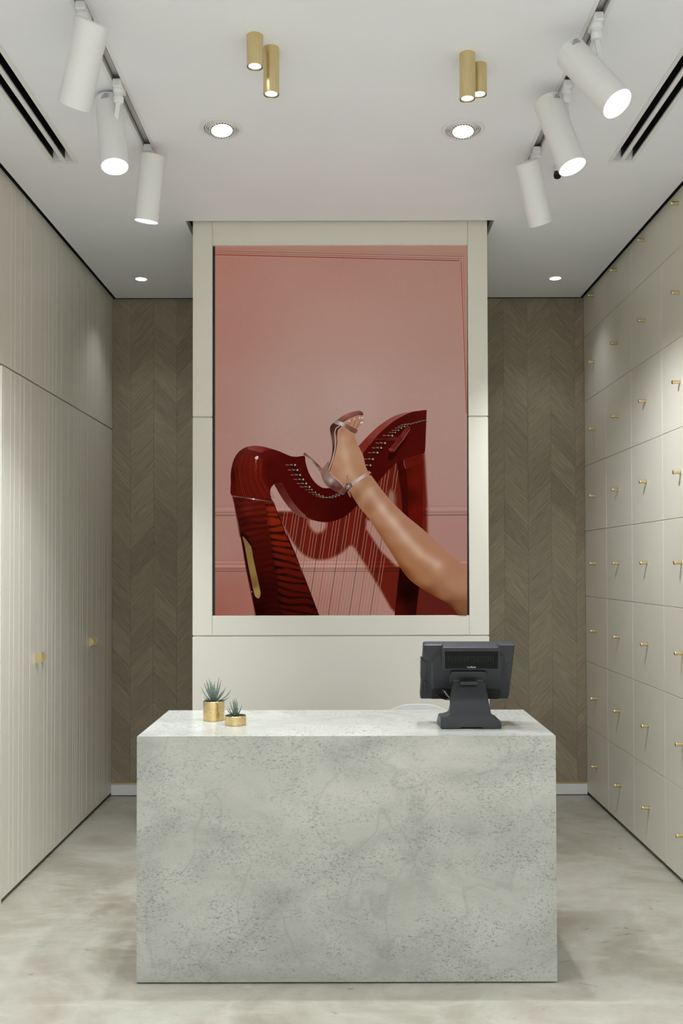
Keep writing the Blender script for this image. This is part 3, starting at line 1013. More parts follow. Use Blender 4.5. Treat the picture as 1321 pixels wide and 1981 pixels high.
# leg and foot
leg = B((612, 872), (690, 980), (800, 1122), (930, 1262), (1060, 1384)) + D((810, 107), (920, 207), (1050, 332), (1140, 407), (1200, 442), (1250, 458)) + [(903.5, 1140), (903.5, 1191)] \
    + D((1160, 932), (1130, 895), (1090, 850), (1030, 803), (900, 733), (780, 658), (700, 598), (640, 528), (590, 452), (540, 368), (430, 198), (300, 0)) \
    + B((500, 1300), (440, 1215), (380, 1120), (350, 1070), (280, 1010)) + EE((640, 990), (560, 930), (505, 870), (545, 740), (595, 560), (625, 380), (655, 310)) \
    + EE((690, 250), (740, 195), (800, 172), (880, 152), (925, 158), (943, 200), (940, 245), (905, 285), (872, 325), (845, 370), (835, 420), (885, 555), (938, 660), (968, 790), (1000, 868), (1030, 930))
skin = idw([(660, 830, (172, 122, 96)), (670, 850, (180, 136, 106)), (685, 850, (168, 120, 90)), (650, 890, (178, 132, 104)), (665, 880, (186, 146, 116)), (690, 890, (172, 128, 98)), (643, 915, (168, 116, 88)),
            (670, 915, (182, 142, 112)), (700, 905, (170, 124, 92)), (675, 940, (160, 112, 82)), (690, 930, (176, 134, 104)), (708, 925, (166, 118, 88)), (690, 960, (140, 94, 64)), (705, 960, (176, 134, 104)),
            (725, 965, (158, 112, 84)), (712, 985, (150, 102, 70)), (740, 985, (178, 136, 108)), (728, 1000, (172, 126, 92)), (755, 985, (166, 118, 90)), (760, 1010, (178, 136, 108)), (740, 1030, (160, 110, 74)),
            (785, 1015, (168, 118, 90)), (780, 1040, (176, 132, 104)), (765, 1065, (156, 106, 70)), (815, 1045, (168, 120, 92)), (808, 1065, (172, 128, 98)), (790, 1090, (164, 114, 78)), (780, 1105, (138, 88, 54)),
            (840, 1070, (170, 122, 94)), (850, 1100, (174, 130, 102)), (825, 1120, (162, 112, 78)), (830, 1145, (130, 80, 50)), (880, 1095, (168, 118, 92)), (875, 1130, (168, 124, 96)), (860, 1150, (150, 102, 70)),
            (865, 1172, (100, 58, 34)), (895, 1130, (170, 124, 96)), (895, 1180, (128, 84, 56)), (680, 815, (176, 128, 104)), (693, 810, (170, 122, 98))], 4.0, 9.0)
def leg_c(x, y):
    c = skin(x, y)
    for line, sg, add in (([(716, 950), (742, 988), (766, 1016), (790, 1046), (814, 1072), (846, 1092)], 9.0, (24, 32, 36)),
                          ([(662, 850), (668, 880), (676, 912), (690, 935)], 7.0, (8, 12, 12)),
                          ([(716, 1010), (740, 1048), (768, 1090), (800, 1128), (850, 1165), (890, 1195)], 10.0, (-26, -28, -26))):
        d = np.full(np.shape(x), 1e9)
        for (x1, y1), (x2, y2) in zip(line[:-1], line[1:]):
            tt = np.clip(((x - x1) * (x2 - x1) + (y - y1) * (y2 - y1)) / ((x2 - x1) ** 2 + (y2 - y1) ** 2), 0, 1)
            d = np.minimum(d, np.hypot(x - x1 - tt * (x2 - x1), y - y1 - tt * (y2 - y1)))
        c = c + np.exp(-(d / sg) ** 2)[..., None] * np.array(add, float)
    return c
pic.fill(leg, leg_c, 2.4, 2)
# soft crease lines
pic.line(EE((745, 920), (735, 950), (750, 990)), 1.6, (128, 80, 54), 4, 0.5)
pic.line(B((370, 1080), (410, 1140), (460, 1200)), 1.6, (130, 84, 58), 4, 0.6)
pic.line(D((1090, 790), (1150, 800), (1190, 785)), 1.4, (116, 70, 46), 4, 0.4)
pic.dot(*D((1058, 518))[0], 0.7, 0.7, (126, 70, 40))
pic.dot(*D((907, 209))[0], 0.6, 0.6, (150, 78, 62))
pic.line(EE((632, 385), (700, 330), (640, 350)), 0.8, (158, 104, 80), 3)
# toes
for a, b in (((780, 275), (792, 205)), ((818, 300), (840, 205)), ((850, 325), (905, 225)), ((722, 235), (740, 200))):
    pic.line(EE(a, b), 1.1, (98, 52, 36), 4, 0.5)
pic.fill(EE((715, 245), (740, 205), (775, 200), (790, 240), (780, 275), (750, 265)), idw([(673, 815, (188, 138, 114)), (677, 820, (160, 106, 82))]), 2, 2)
for x, y, rx, ry in ((768, 229, 9, 11), (829, 203, 8, 11), (897, 187, 9, 14), (929, 188, 9, 14), (921, 248, 22, 12)):
    pic.dot(*EE((x, y))[0], rx / 6.6, ry / 6.6, (206, 196, 204), -0.3)
# sandal: platform, insole, shank, heel, counter, straps
pic.fill(EE((555, 262), (600, 215), (660, 175), (740, 130), (840, 102), (898, 96), (940, 124), (935, 158), (885, 150), (800, 174), (720, 214), (680, 243), (610, 250)),
         idw([(650, 815, (148, 112, 100)), (670, 802, (150, 98, 86)), (690, 796, (142, 88, 76)), (700, 800, (110, 58, 48)), (660, 812, (120, 72, 62))]), 2, 3)
pic.line(EE((680, 242), (740, 200), (830, 160), (900, 142), (938, 150)), 1.2, (48, 18, 14), 4)
pic.line(EE((690, 215), (760, 165), (840, 128), (905, 118)), 0.9, (96, 50, 42), 4)
pic.fill(EE((515, 330), (528, 283), (568, 250), (632, 258), (660, 300), (622, 340), (610, 420), (612, 500), (590, 620), (560, 740), (515, 872), (480, 850), (520, 740), (543, 640), (548, 540), (530, 420)),
         idw([(640, 825, (70, 40, 32)), (645, 850, (120, 84, 72)), (648, 870, (86, 50, 42)), (643, 890, (132, 96, 84)), (636, 910, (104, 66, 56)), (652, 830, (72, 36, 30))]), 2, 3)
pic.line(EE((640, 288), (592, 322), (577, 375), (588, 470), (583, 580), (550, 720), (500, 860)), 1.5, (196, 172, 158), 5)
pic.line(EE((560, 262), (535, 320), (548, 420), (562, 520), (555, 620), (520, 760), (470, 870)), 1.0, (38, 16, 12), 5)
pic.line(EE((512, 320), (516, 400), (535, 520), (535, 640)), 1.0, (160, 128, 116), 5)
pic.fill(EE((200, 628), (212, 655), (300, 725), (380, 795), (420, 842), (465, 805), (505, 745), (490, 850), (465, 930), (432, 1000), (405, 915), (370, 850), (280, 752), (190, 668), (174, 652)),
         idw([(592, 880, (98, 66, 48)), (600, 890, (150, 124, 116)), (612, 902, (92, 62, 54)), (620, 912, (138, 108, 98)), (630, 905, (146, 100, 86)), (625, 925, (124, 84, 72))]), 2, 2)
pic.line(EE((208, 645), (300, 722), (420, 845), (500, 745)), 1.0, (104, 66, 34), 5)
pic.line(EE((205, 672), (290, 750), (375, 840)), 0.8, (190, 170, 165), 4)
pic.fill(EE((170, 650), (200, 626), (217, 650), (192, 672)), flat((112, 72, 44)), 0)
pic.fill(EE((512, 876), (560, 938), (640, 1008), (704, 1082), (690, 1145), (650, 1155), (560, 1112), (485, 1065), (438, 1005), (430, 955), (450, 908), (480, 872)),
         idw([(635, 918, (138, 112, 102)), (640, 930, (186, 172, 164)), (632, 935, (112, 84, 74)), (650, 938, (122, 90, 80)), (655, 945, (82, 44, 36)), (640, 948, (88, 52, 44)), (660, 952, (118, 74, 64)), (645, 942, (70, 36, 30))]), 2, 3)
pic.line(EE((512, 876), (560, 938), (640, 1008), (704, 1082)), 0.9, (192, 168, 156), 4)
pic.fill(EE((568, 250), (600, 228), (640, 233), (720, 258), (790, 298), (870, 343), (842, 388), (780, 362), (700, 306), (640, 282), (590, 270)),
         idw([(650, 817, (140, 122, 112)), (660, 820, (204, 192, 184)), (672, 826, (110, 84, 76)), (680, 832, (112, 66, 56)), (688, 836, (122, 70, 60))]), 2, 3)
pic.fill(EE((775, 1022), (900, 938), (1015, 864), (1047, 890), (920, 972), (808, 1055)), idw([(680, 937, (176, 150, 142)), (695, 926, (204, 188, 180)), (715, 914, (156, 118, 104))]), 2)
pic.fill(EE((660, 1150), (690, 1100), (740, 1060), (775, 1090), (720, 1130), (690, 1175)), flat((92, 62, 54)), 0)
pic.fill(EE((735, 1130), (760, 1120), (780, 1170), (785, 1205), (765, 1195)), flat((138, 92, 80)), 0)
bk = EE((752, 1062))[0]
for r_, c_ in ((7.6, (44, 26, 22)), (5.6, (150, 130, 120)), (4.0, (74, 54, 48)), (2.6, (186, 170, 160))):
    pic.dot(bk[0], bk[1], r_, r_ * 0.8, c_, -0.6, 14)
for k in range(9):
    a_ = 2 * math.pi * k / 9
    pic.dot(bk[0] + 6.6 * math.cos(a_), bk[1] + 5.4 * math.sin(a_), 0.8, 0.8, (196, 176, 164) if k % 2 else (110, 84, 74))
for p in ((835, 1010), (868, 978), (900, 960)):
    pic.dot(*EE(p)[0], 0.7, 0.7, (92, 70, 62))

me = bpy.data.meshes.new('picture')
po = Vector(((SXL + SXR) / 2, PY, SZB))
me.from_pydata([tuple(p - po) for p in pic.v], [], pic.f)
ca = me.color_attributes.new('picture', 'FLOAT_COLOR', 'POINT')
cols = np.concatenate(pic.c)
ca.data.foreach_set('color', np.hstack([cols, np.ones((len(cols), 1))]).astype(np.float32).ravel())
me.materials.append(M['picture'])
po_ob = bpy.data.objects.new('picture', me)
COL.objects.link(po_ob)
po_ob.parent = scr
po_ob.location = po - WLOC[scr.name]
po_ob['label'] = 'advert picture of a red harp and a leg in a silver sandal'

# ------------------------------------------------------------------ marble counter
r = thing('marble_counter', ((DX0 + DX1) / 2, (DY0 + DY1) / 2, 0), 'large white and grey veined marble block counter', 'counter')
FT = 0.02
MB().prism([(DX0, y, z) for y, z in ((DY0, DH), (DY1, DH), (DY1, DH - FT), (DY0 + FT, DH - FT))], (DX1 - DX0, 0, 0)).build('top_slab', 'marble', r, bevel=0.0012, seg=1)
MB().prism([(DX0, y, z) for y, z in ((DY0, 0.006), (DY0, DH - 0.0006), (DY0 + FT, DH - FT - 0.0006), (DY0 + FT, 0.006))], (DX1 - DX0, 0, 0)).build('front_panel', 'marble', r)
for x0, x1 in ((DX0, DX0 + FT), (DX1 - FT, DX1)):
    MB().box(x0, x1, DY0 + FT + 0.0005, DY1, 0.006, DH - FT - 0.0006).build('side_panel', 'marble', r)
MB().box(DX0 + 0.03, DX1 - 0.03, DY0 + 0.03, DY1 - 0.1, 0.0, 0.1).build('plinth', 'plinth', r)

# ------------------------------------------------------------------ white chair behind the counter
cy_ = 4.72
ctop = at_y(808, 1362.5, cy_)
r = thing('shell_chair', (ctop.x, cy_ - 0.2, 0), 'white rounded chair back peeking over the counter left of the terminal', 'chair')
hw = 0.235
pts = []
for k in range(33):
    a = math.pi * k / 32
    cx_, sx_ = math.cos(a), math.sin(a)
    pts.append((hw * math.copysign(abs(cx_) ** 0.7, cx_), 0.30 * abs(sx_) ** 0.75))
ring_f, ring_b = [], []
for lay in range(2):
    row = []
    for (dx, dz) in pts:
        curve = 0.28 * dx * dx / hw
        row.append((ctop.x + dx, cy_ - curve + lay * 0.014 + 0.10 * (dz - 0.30) * -0.25, ctop.z - 0.30 + dz))
    row += [(ctop.x + dx * hw, cy_ - 0.28 * dx * dx * hw + lay * 0.014 - 0.02, ctop.z - 0.46) for dx in (-0.9, -0.45, 0, 0.45, 0.9)]
    (ring_f if lay == 0 else ring_b).extend(row)
MB().rings([ring_f, ring_b]).build('backrest', 'chair_white', r, smooth=True)
MB().prism([(ctop.x + 0.225 * math.copysign(abs(math.cos(a)) ** 0.6, math.cos(a)), cy_ - 0.225 + 0.215 * math.copysign(abs(math.sin(a)) ** 0.6, math.sin(a)), 0.44) for a in [2 * math.pi * k / 28 for k in range(28)]], (0, 0, 0.016)).build('seat', 'chair_white', r)
for sx_ in (-1, 1):
    for sy_ in (-1, 1):
        MB().cyl((ctop.x + sx_ * 0.2, cy_ - 0.225 + sy_ * 0.19, 0), (ctop.x + sx_ * 0.14, cy_ - 0.225 + sy_ * 0.13, 0.441), 0.012, 12).build('leg', 'chair_white', r)

# ------------------------------------------------------------------ point-of-sale terminal
b0 = at_z(911, 1410.5, DH)
TYF = b0.y                                  # front face of the foot
pos = thing('point_of_sale_terminal', (b0.x, TYF + 0.09, DH), 'dark grey point of sale terminal with small customer display on the counter', 'terminal')


def flatp(pts, y):
    return [at_y(u, v, y) for u, v in pts]
Q = crop_fn(800, 1230, 6.29)
# foot and neck: profile from the photo swept back, neck leaning away from the camera
zt = DH
foot_l = at_y(852.5, 1400, TYF).x
foot_r = at_y(970.3, 1400, TYF).x
outline = Q((330, 1000), (345, 985), (385, 980), (420, 960), (440, 930), (448, 860), (456, 700), (465, 560), (870, 560), (885, 640), (905, 740), (925, 860), (945, 950), (960, 985), (1010, 1005), (1050, 1030), (1068, 1060), (1070, 1120), (1055, 1132), (850, 1132), (832, 1116), (580, 1116), (562, 1132), (345, 1132), (330, 1118))
ztop = at_y(900, 1319, TYF + 0.10).z
def lean(p):                                # neck front face leans back with height
    h = p.z - DH
    return 0.006 + 0.09 * sstep(0.03, 0.22, np.float64(h))
fr, bk_ = [], []
for (u, v) in outline:
    p = at_y(u, v, TYF)
    for _ in range(3):
        p = at_y(u, v, TYF + float(lean(p)) - 0.006)
    fr.append(p)
for p in fr:
    h = p.z - DH
    bk_.append(Vector((p.x, p.y + 0.035 + 0.13 * (1 - float(sstep(0.0, 0.09, np.float64(h)))), p.z)))
zmin = min(p.z for p in fr)
for L_ in (fr, bk_):
    for p in L_:
        p.z = max(p.z + (DH + 0.0005 - zmin), DH + 0.0005)
MBs = MB()
n_ = len(fr)
MBs.v += fr + bk_
vs2 = [Vector((p.x, p.z)) for p in fr]
from mathutils.geometry import tessellate_polygon
tri = tessellate_polygon([[Vector((p.x, p.z, 0)) for p in fr]])
for a, b_, c_ in tri:
    MBs.f.append((a, b_, c_)); MBs.f.append((n_ + c_, n_ + b_, n_ + a))
for k in range(n_):
    k2 = (k + 1) % n_
    MBs.f.append((k, k2, n_ + k2, n_ + k))
MBs.build('stand', 'pos', pos, bevel=0.003, smooth=True, angle=35)

# screen housing, top leaning toward the camera
tp = at_y(907, 1250, TYF + 0.03)
bt = at_y(899, 1352, TYF + 0.15)
bt = at_y(899, 1352, tp.y + 0.125)
nrm = Vector((0, -(tp.z - bt.z), -(bt.y - tp.y))).normalized()      # faces camera and down
def ontilt(pts, off=0.0):
    return [at_plane(u, v, tp + nrm * off, nrm) for u, v in pts]
deep = -nrm * 0.034
house = ontilt(Q((118, 135), (128, 121), (150, 117), (1215, 117), (1232, 128), (1232, 150), (1165, 740), (1150, 765), (1130, 772), (100, 772), (82, 762), (78, 740), (100, 420)))
hs = MB().prism(house, deep).build('screen_housing', 'pos', pos, bevel=0.006, seg=3)
scrn = ontilt(Q((140, 160), (1205, 160), (1140, 740), (110, 740)))
MB().prism([p - nrm * 0.0342 for p in scrn], -nrm * 0.002).build('touch_screen', 'black_gloss', hs)
# raised back shell
shell = ontilt(Q((190, 300), (250, 210), (330, 180), (1060, 180), (1110, 230), (1120, 320), (1060, 660), (220, 660), (190, 560)), 0.0)
shell2 = ontilt(Q((240, 330), (290, 250), (350, 225), (1030, 225), (1070, 260), (1075, 330), (1030, 630), (250, 630), (240, 560)), 0.012)
ms = MB()
ms.rings([[p - nrm * 0.002 for p in shell], shell2], True, True)
ms.build('back_shell', 'pos', hs, bevel=0.003)
# connector bay along the bottom
bay = ontilt(Q((222, 672), (1062, 672), (1058, 720), (1035, 768), (215, 768)), 0.0016)
MB().prism(bay, nrm * -0.003).build('connector_bay', 'pos_dark', hs)
ov = ontilt(Q((262, 690), (262, 676), (1000, 676), (1000, 690)), 0.006)
MB().prism(ov, nrm * -0.005).build('connector_lip', 'pos', hs)
# side card reader
cr = ontilt(Q((88, 295), (165, 320), (158, 545), (84, 528)), 0.004)
cro = MB().prism(cr, nrm * -0.03).build('card_reader', 'pos', pos, bevel=0.002)
for q in ((146, 343), (134, 524)):
    c0 = ontilt(Q(q), 0.0045)[0]
    MB().cyl(c0, c0 - nrm * 0.003, 0.0022, 10).build('screw', 'pos_dark', cro)
sw = ontilt(Q((85, 430), (76, 440), (76, 470), (85, 480)), 0.0)
MB().prism(sw, nrm * -0.015).build('swipe_tab', 'cable_grey', cro)
lv = ontilt(Q((100, 560), (175, 560), (175, 710), (95, 700)), 0.0012)
MB().prism(lv, nrm * -0.003).build('reader_slot', 'pos_dark', hs)
lv = ontilt(Q((130, 545), (150, 545), (145, 705), (125, 705)), 0.004)
MB().prism(lv, nrm * -0.004).build('slot_rib', 'pos', hs)
# service cover on the right
cv = ontilt(Q((1130, 345), (1200, 315), (1175, 520), (1100, 525)), 0.0016)
MB().prism(cv, nrm * -0.003).build('service_cover', 'pos', hs, bevel=0.0008)
for q in ((135, 177), (1215, 174), (98, 760), (1140, 757)):
    c0 = ontilt(Q(q), 0.0006)[0]
    MB().cyl(c0, c0 - nrm * 0.003, 0.0025, 12).build('screw', 'black', hs)
# customer display
cdq = Q((345, 165), (362, 148), (385, 146), (1025, 146), (1045, 150), (1052, 170), (1050, 400), (1035, 418), (365, 418), (345, 400))
cd0 = ontilt(cdq, 0.030)
cdo = MB().prism(cd0, nrm * -0.034).build('customer_display', 'pos', pos, bevel=0.004, seg=3)
gl = ontilt(Q((380, 190), (1030, 190), (1025, 400), (385, 400)), 0.0304)
MB().prism(gl, nrm * -0.002).build('display_window', 'pos_glass', cdo)
for k in range(20):
    x0 = 412 + k * 28.6
    q = ontilt(Q((x0, 245), (x0 + 17, 245), (x0 + 17, 328), (x0, 328)), 0.0307)
    MB().prism(q, nrm * -0.0005).build('character_cell', 'pos_cell', cdo)
# maker's lettering
def lettering(body, material, u0, v0, target_px, parent, name):
    cu = bpy.data.curves.new(name, 'FONT')
    cu.body = body
    cu.size = 1.0
    tmp = bpy.data.objects.new(name + '_tmp', cu)
    COL.objects.link(tmp)
    bpy.context.view_layer.update()
    me_ = bpy.data.meshes.new_from_object(tmp.evaluated_get(bpy.context.evaluated_depsgraph_get()))
    bpy.data.objects.remove(tmp)
    xs_ = [v.co.x for v in me_.vertices]
    return me_, min(xs_), max(xs_)
me_, x0_, x1_ = lettering('Verifone', 'print_white', 0, 0, 0, cdo, 'lettering')
pL, pR = ontilt(Q((640, 390), (757, 390)), 0.0309)
sc_ = (pR - pL).length / (x1_ - x0_)
ux = (pR - pL).normalized()
uy = nrm.cross(ux)
uy = uy if uy.z > 0 else -uy
cut = me_.vertices
mV, mR = MB(), MB()
vx = 0.0
for pgn in me_.polygons:
    pts_ = [pL + ux * ((me_.vertices[i].co.x - x0_) * sc_) + uy * (me_.vertices[i].co.y * sc_ * 1.05) for i in pgn.vertices]
    cxm = sum(me_.vertices[i].co.x for i in pgn.vertices) / len(pts_)
    (mV if cxm < x0_ + (x1_ - x0_) * 0.155 else mR).face(pts_)
mV.build('lettering', 'print_blue', cdo, fix=False)
mR.build('lettering', 'print_white', cdo, fix=False)
# mounting plate, hinge
pl_ = ontilt(Q((440, 560), (440, 480), (452, 450), (480, 438), (850, 438), (880, 450), (888, 480), (882, 600), (440, 600)), 0.022)
plo = MB().prism(pl_, nrm * -0.022).build('mounting_plate', 'pos', pos, bevel=0.004, seg=3)
for q in ((543, 480), (785, 480)):
    c0 = ontilt(Q(q), 0.0228)[0]
    MB().lathe([(0.0, 0.0), (0.0028, 0.0), (0.0028, 0.002)], c0, -nrm, 12).build('screw', 'dark_metal', plo)
h0 = Q((470, 570), (555, 530), (775, 530), (870, 570))
hl = at_y(*Q((560, 568))[0], fr[0].y + 0.075)
hr_ = at_y(*Q((772, 568))[0], fr[0].y + 0.075)
hz_ = Vector(((hl.x + hr_.x) / 2, 0, 0))
MB().box(hl.x, hr_.x, hl.y - 0.016, hl.y + 0.03, hl.z - 0.007, hl.z + 0.007).build('hinge', 'pos_dark', pos, bevel=0.002)
MB().box(hl.x - 0.0005, hr_.x + 0.0005, hl.y - 0.0175, hl.y - 0.0162, hl.z - 0.0075, hl.z - 0.0045).build('hinge_lip', 'pos', pos)
MB().box(hl.x - 0.028, hr_.x + 0.028, hl.y + 0.006, hl.y + 0.036, hl.z - 0.01, hl.z + 0.012).build('hinge_block', 'pos_dark', pos, bevel=0.003)
# cables
pc = [at_y(*Q(q)[0], tp.y + y_) for q, y_ in (((355, 655), 0.085), ((380, 680), 0.075), ((400, 710), 0.075), ((430, 745), 0.085), ((470, 775), 0.10), ((500, 800), 0.115))]
cb = MB().tube(pc, 0.0028, 8).build('cable', 'cable_grey', pos, smooth=True, angle=180)
MB().cyl(at_y(*Q((340, 650))[0], tp.y + 0.095), at_y(*Q((378, 672))[0], tp.y + 0.078), 0.005, 12).build('plug', 'pos_dark', cb)
pc = [at_y(*Q(q)[0], tp.y + 0.10) for q in ((265, 690), (280, 725), (320, 755), (390, 775), (460, 778))]
MB().tube(pc, 0.0022, 8).build('cable', 'pos_dark', pos, smooth=True, angle=180)

# ------------------------------------------------------------------ potted haworthias
def leaf_mesh(base, tip, width, bend):
    base, tip = Vector(base), Vector(tip)
    ax = tip - base
    Ln = ax.length
    side = ax.cross(Vector((0, 1, 0)) if abs(ax.y) < abs(ax.x) + abs(ax.z) else Vector((1, 0, 0))).normalized()
    out = Vector((ax.x, ax.y, 0))
    out = out.normalized() if out.length > 1e-5 else Vector((0, -1, 0))
    mb = MB()
    rings = []
    N = 9
    for k in range(N):
        t_ = k / (N - 1)
        p = base + ax * t_ + (Vector((0, 0, 1)) * bend * -1 + out * bend) * math.sin(math.pi * t_) * Ln * 0.6
        w = width * (0.75 + 0.5 * t_) * (1 - t_) ** 0.75 if t_ > 0.25 else width * (0.6 + 1.0 * t_) * 0.75
        w = max(w, width * 0.03)
        dn = ax.normalized().cross(side).normalized()
        rings.append([p + side * w / 2, p + dn * w * 0.10, p - side * w / 2, p - dn * w * 0.32])
    mb.rings(rings)
    return mb, N


def plant(name, loc, rad, hgt, wall, soil_dz, leaves, label, seed):
    r = thing(name, loc, label, 'plant', 'potted zebra plants on the counter')
    o = Vector(loc)
    MB().lathe([(0, 0.0004), (rad - 0.001, 0.0004), (rad, 0.0015), (rad, hgt - 0.0006), (rad - 0.0006, hgt), (rad - wall, hgt), (rad - wall, hgt - soil_dz - 0.004), (0, hgt - soil_dz - 0.004)], o, (0, 0, 1), 48).build('pot', 'brass_pot', r, smooth=True)
    MB().lathe([(rad - wall - 0.0003, hgt - soil_dz - 0.003), (rad - wall - 0.0003, hgt - soil_dz), (rad * 0.5, hgt - soil_dz + 0.003), (0, hgt - soil_dz + 0.004)], o, (0, 0, 1), 32, True).build('soil', 'soil', r, smooth=True)
    rr = random.Random(seed)
    for (u, v, dy, w, bend) in leaves:
        tip = at_y(u, v, loc[1] + dy)
        d = Vector((tip.x - o.x, dy, 0))
        base = o + Vector((d.x * 0.14, d.y * 0.2, hgt - soil_dz + 0.001))
        mb, N = leaf_mesh(base, tip, w, bend)
        lf = mb.build('leaf', 'leaf', r, origin=base, smooth=True, angle=180)
        ul = lf.data.uv_layers.new(name='UVMap')
        Ln = (tip - base).length
        for lp in lf.data.loops:
            k = lp.vertex_index // 4
            ul.data[lp.index].uv = ((lp.vertex_index % 4) / 4.0, min(k, N - 1) / (N - 1) * Ln / 0.10)
    return r


PL = crop_fn(360, 1280, 8.256)
def lv_(pts):
    return [(*PL((x, y))[0], dy, w, b) for x, y, dy, w, b in pts]
c0 = at_z(413.6, 1393.2, DH)
sc0 = (at_y(433.9, 1380, c0.y) - at_y(393.2, 1380, c0.y)).x / 2
h0_ = at_y(413, 1355.5, c0.y).z - DH
plant('potted_zebra_plant', (c0.x, c0.y, DH), sc0, h0_, 0.0018, 0.004,
      lv_([(238, 402, 0.01, 0.009, 0.10), (280, 315, 0.02, 0.010, 0.05), (315, 272, 0.03, 0.010, 0.03), (368, 262, -0.01, 0.012, 0.0), (400, 300, 0.02, 0.012, 0.0), (345, 330, -0.02, 0.011, 0.03),
           (525, 235, 0.025, 0.010, 0.02), (560, 280, 0.0, 0.011, 0.03), (632, 402, -0.01, 0.010, 0.08), (722, 435, 0.01, 0.009, 0.15), (662, 522, -0.02, 0.009, 0.12), (695, 555, 0.012, 0.009, 0.15),
           (275, 560, -0.015, 0.009, 0.10), (300, 520, -0.03, 0.010, 0.10), (430, 350, -0.022, 0.013, 0.0), (385, 430, -0.034, 0.013, 0.02), (470, 420, -0.034, 0.012, 0.02), (580, 460, -0.028, 0.011, 0.06),
           (455, 300, 0.03, 0.011, 0.0), (330, 400, -0.028, 0.011, 0.05), (520, 430, 0.03, 0.011, 0.04)]),
      'green zebra plant with spreading striped leaves in tall brass pot', 1)
c1 = at_z(455.6, 1401.8, DH)
sc1 = (at_y(476.2, 1390, c1.y) - at_y(435, 1390, c1.y)).x / 2
h1_ = at_y(455, 1383.8, c1.y).z - DH
plant('potted_zebra_plant', (c1.x, c1.y, DH), sc1, h1_, 0.0018, 0.004,
      lv_([(638, 742, 0.0, 0.008, 0.08), (662, 715, 0.015, 0.008, 0.06), (695, 618, 0.01, 0.009, 0.03), (745, 590, -0.005, 0.010, 0.0), (768, 572, 0.01, 0.010, 0.0), (800, 578, 0.0, 0.009, 0.0), (822, 632, 0.012, 0.009, 0.02),
           (897, 680, 0.0, 0.008, 0.06), (872, 745, -0.015, 0.008, 0.08), (760, 650, -0.016, 0.010, 0.0), (800, 660, -0.018, 0.010, 0.02), (720, 700, -0.02, 0.009, 0.05), (835, 720, -0.02, 0.009, 0.06), (690, 760, -0.02, 0.008, 0.08),
           (780, 720, -0.028, 0.010, 0.03)]),
      'small green zebra plant in a low wide brass pot', 2)

# ------------------------------------------------------------------ ceiling: tracks, spots
def track(x, yend, side):
    r = thing('lighting_track', (x, (TY0 + yend) / 2, ZC), 'white recessed lighting track in the ceiling on the %s' % side, 'track', 'recessed lighting tracks')
    MB().box(x - 0.032, x - TW + 0.001, TY0, yend + 0.008, ZC - 0.002, ZC + 0.0006).build('flange', 'white', r)
    MB().box(x + TW - 0.001, x + 0.032, TY0, yend + 0.008, ZC - 0.002, ZC + 0.0006).build('flange', 'white', r)
    MB().box(x - TW + 0.0005, x - TW + 0.003, TY0, yend - 0.0005, ZC - 0.001, ZC + 0.034).build('channel_side', 'alu', r)
    MB().box(x + TW - 0.003, x + TW - 0.0005, TY0, yend - 0.0005, ZC - 0.001, ZC + 0.034).build('channel_side', 'alu', r)
    MB().box(x - TW + 0.003, x + TW - 0.003, TY0, yend - 0.0005, ZC + 0.030, ZC + 0.034).build('channel_back', 'alu', r)
    for s_ in (-1, 1):
        xx = x + s_ * 0.012
        MB().box(xx - 0.002, xx + 0.002, TY0, yend - 0.001, ZC + 0.012, ZC + 0.016).build('conductor_rail', 'copper_dark', r)
    return r
track(tkl.x, tendL, 'left')
track(tkr.x, tendR, 'right')

RAD = 0.054


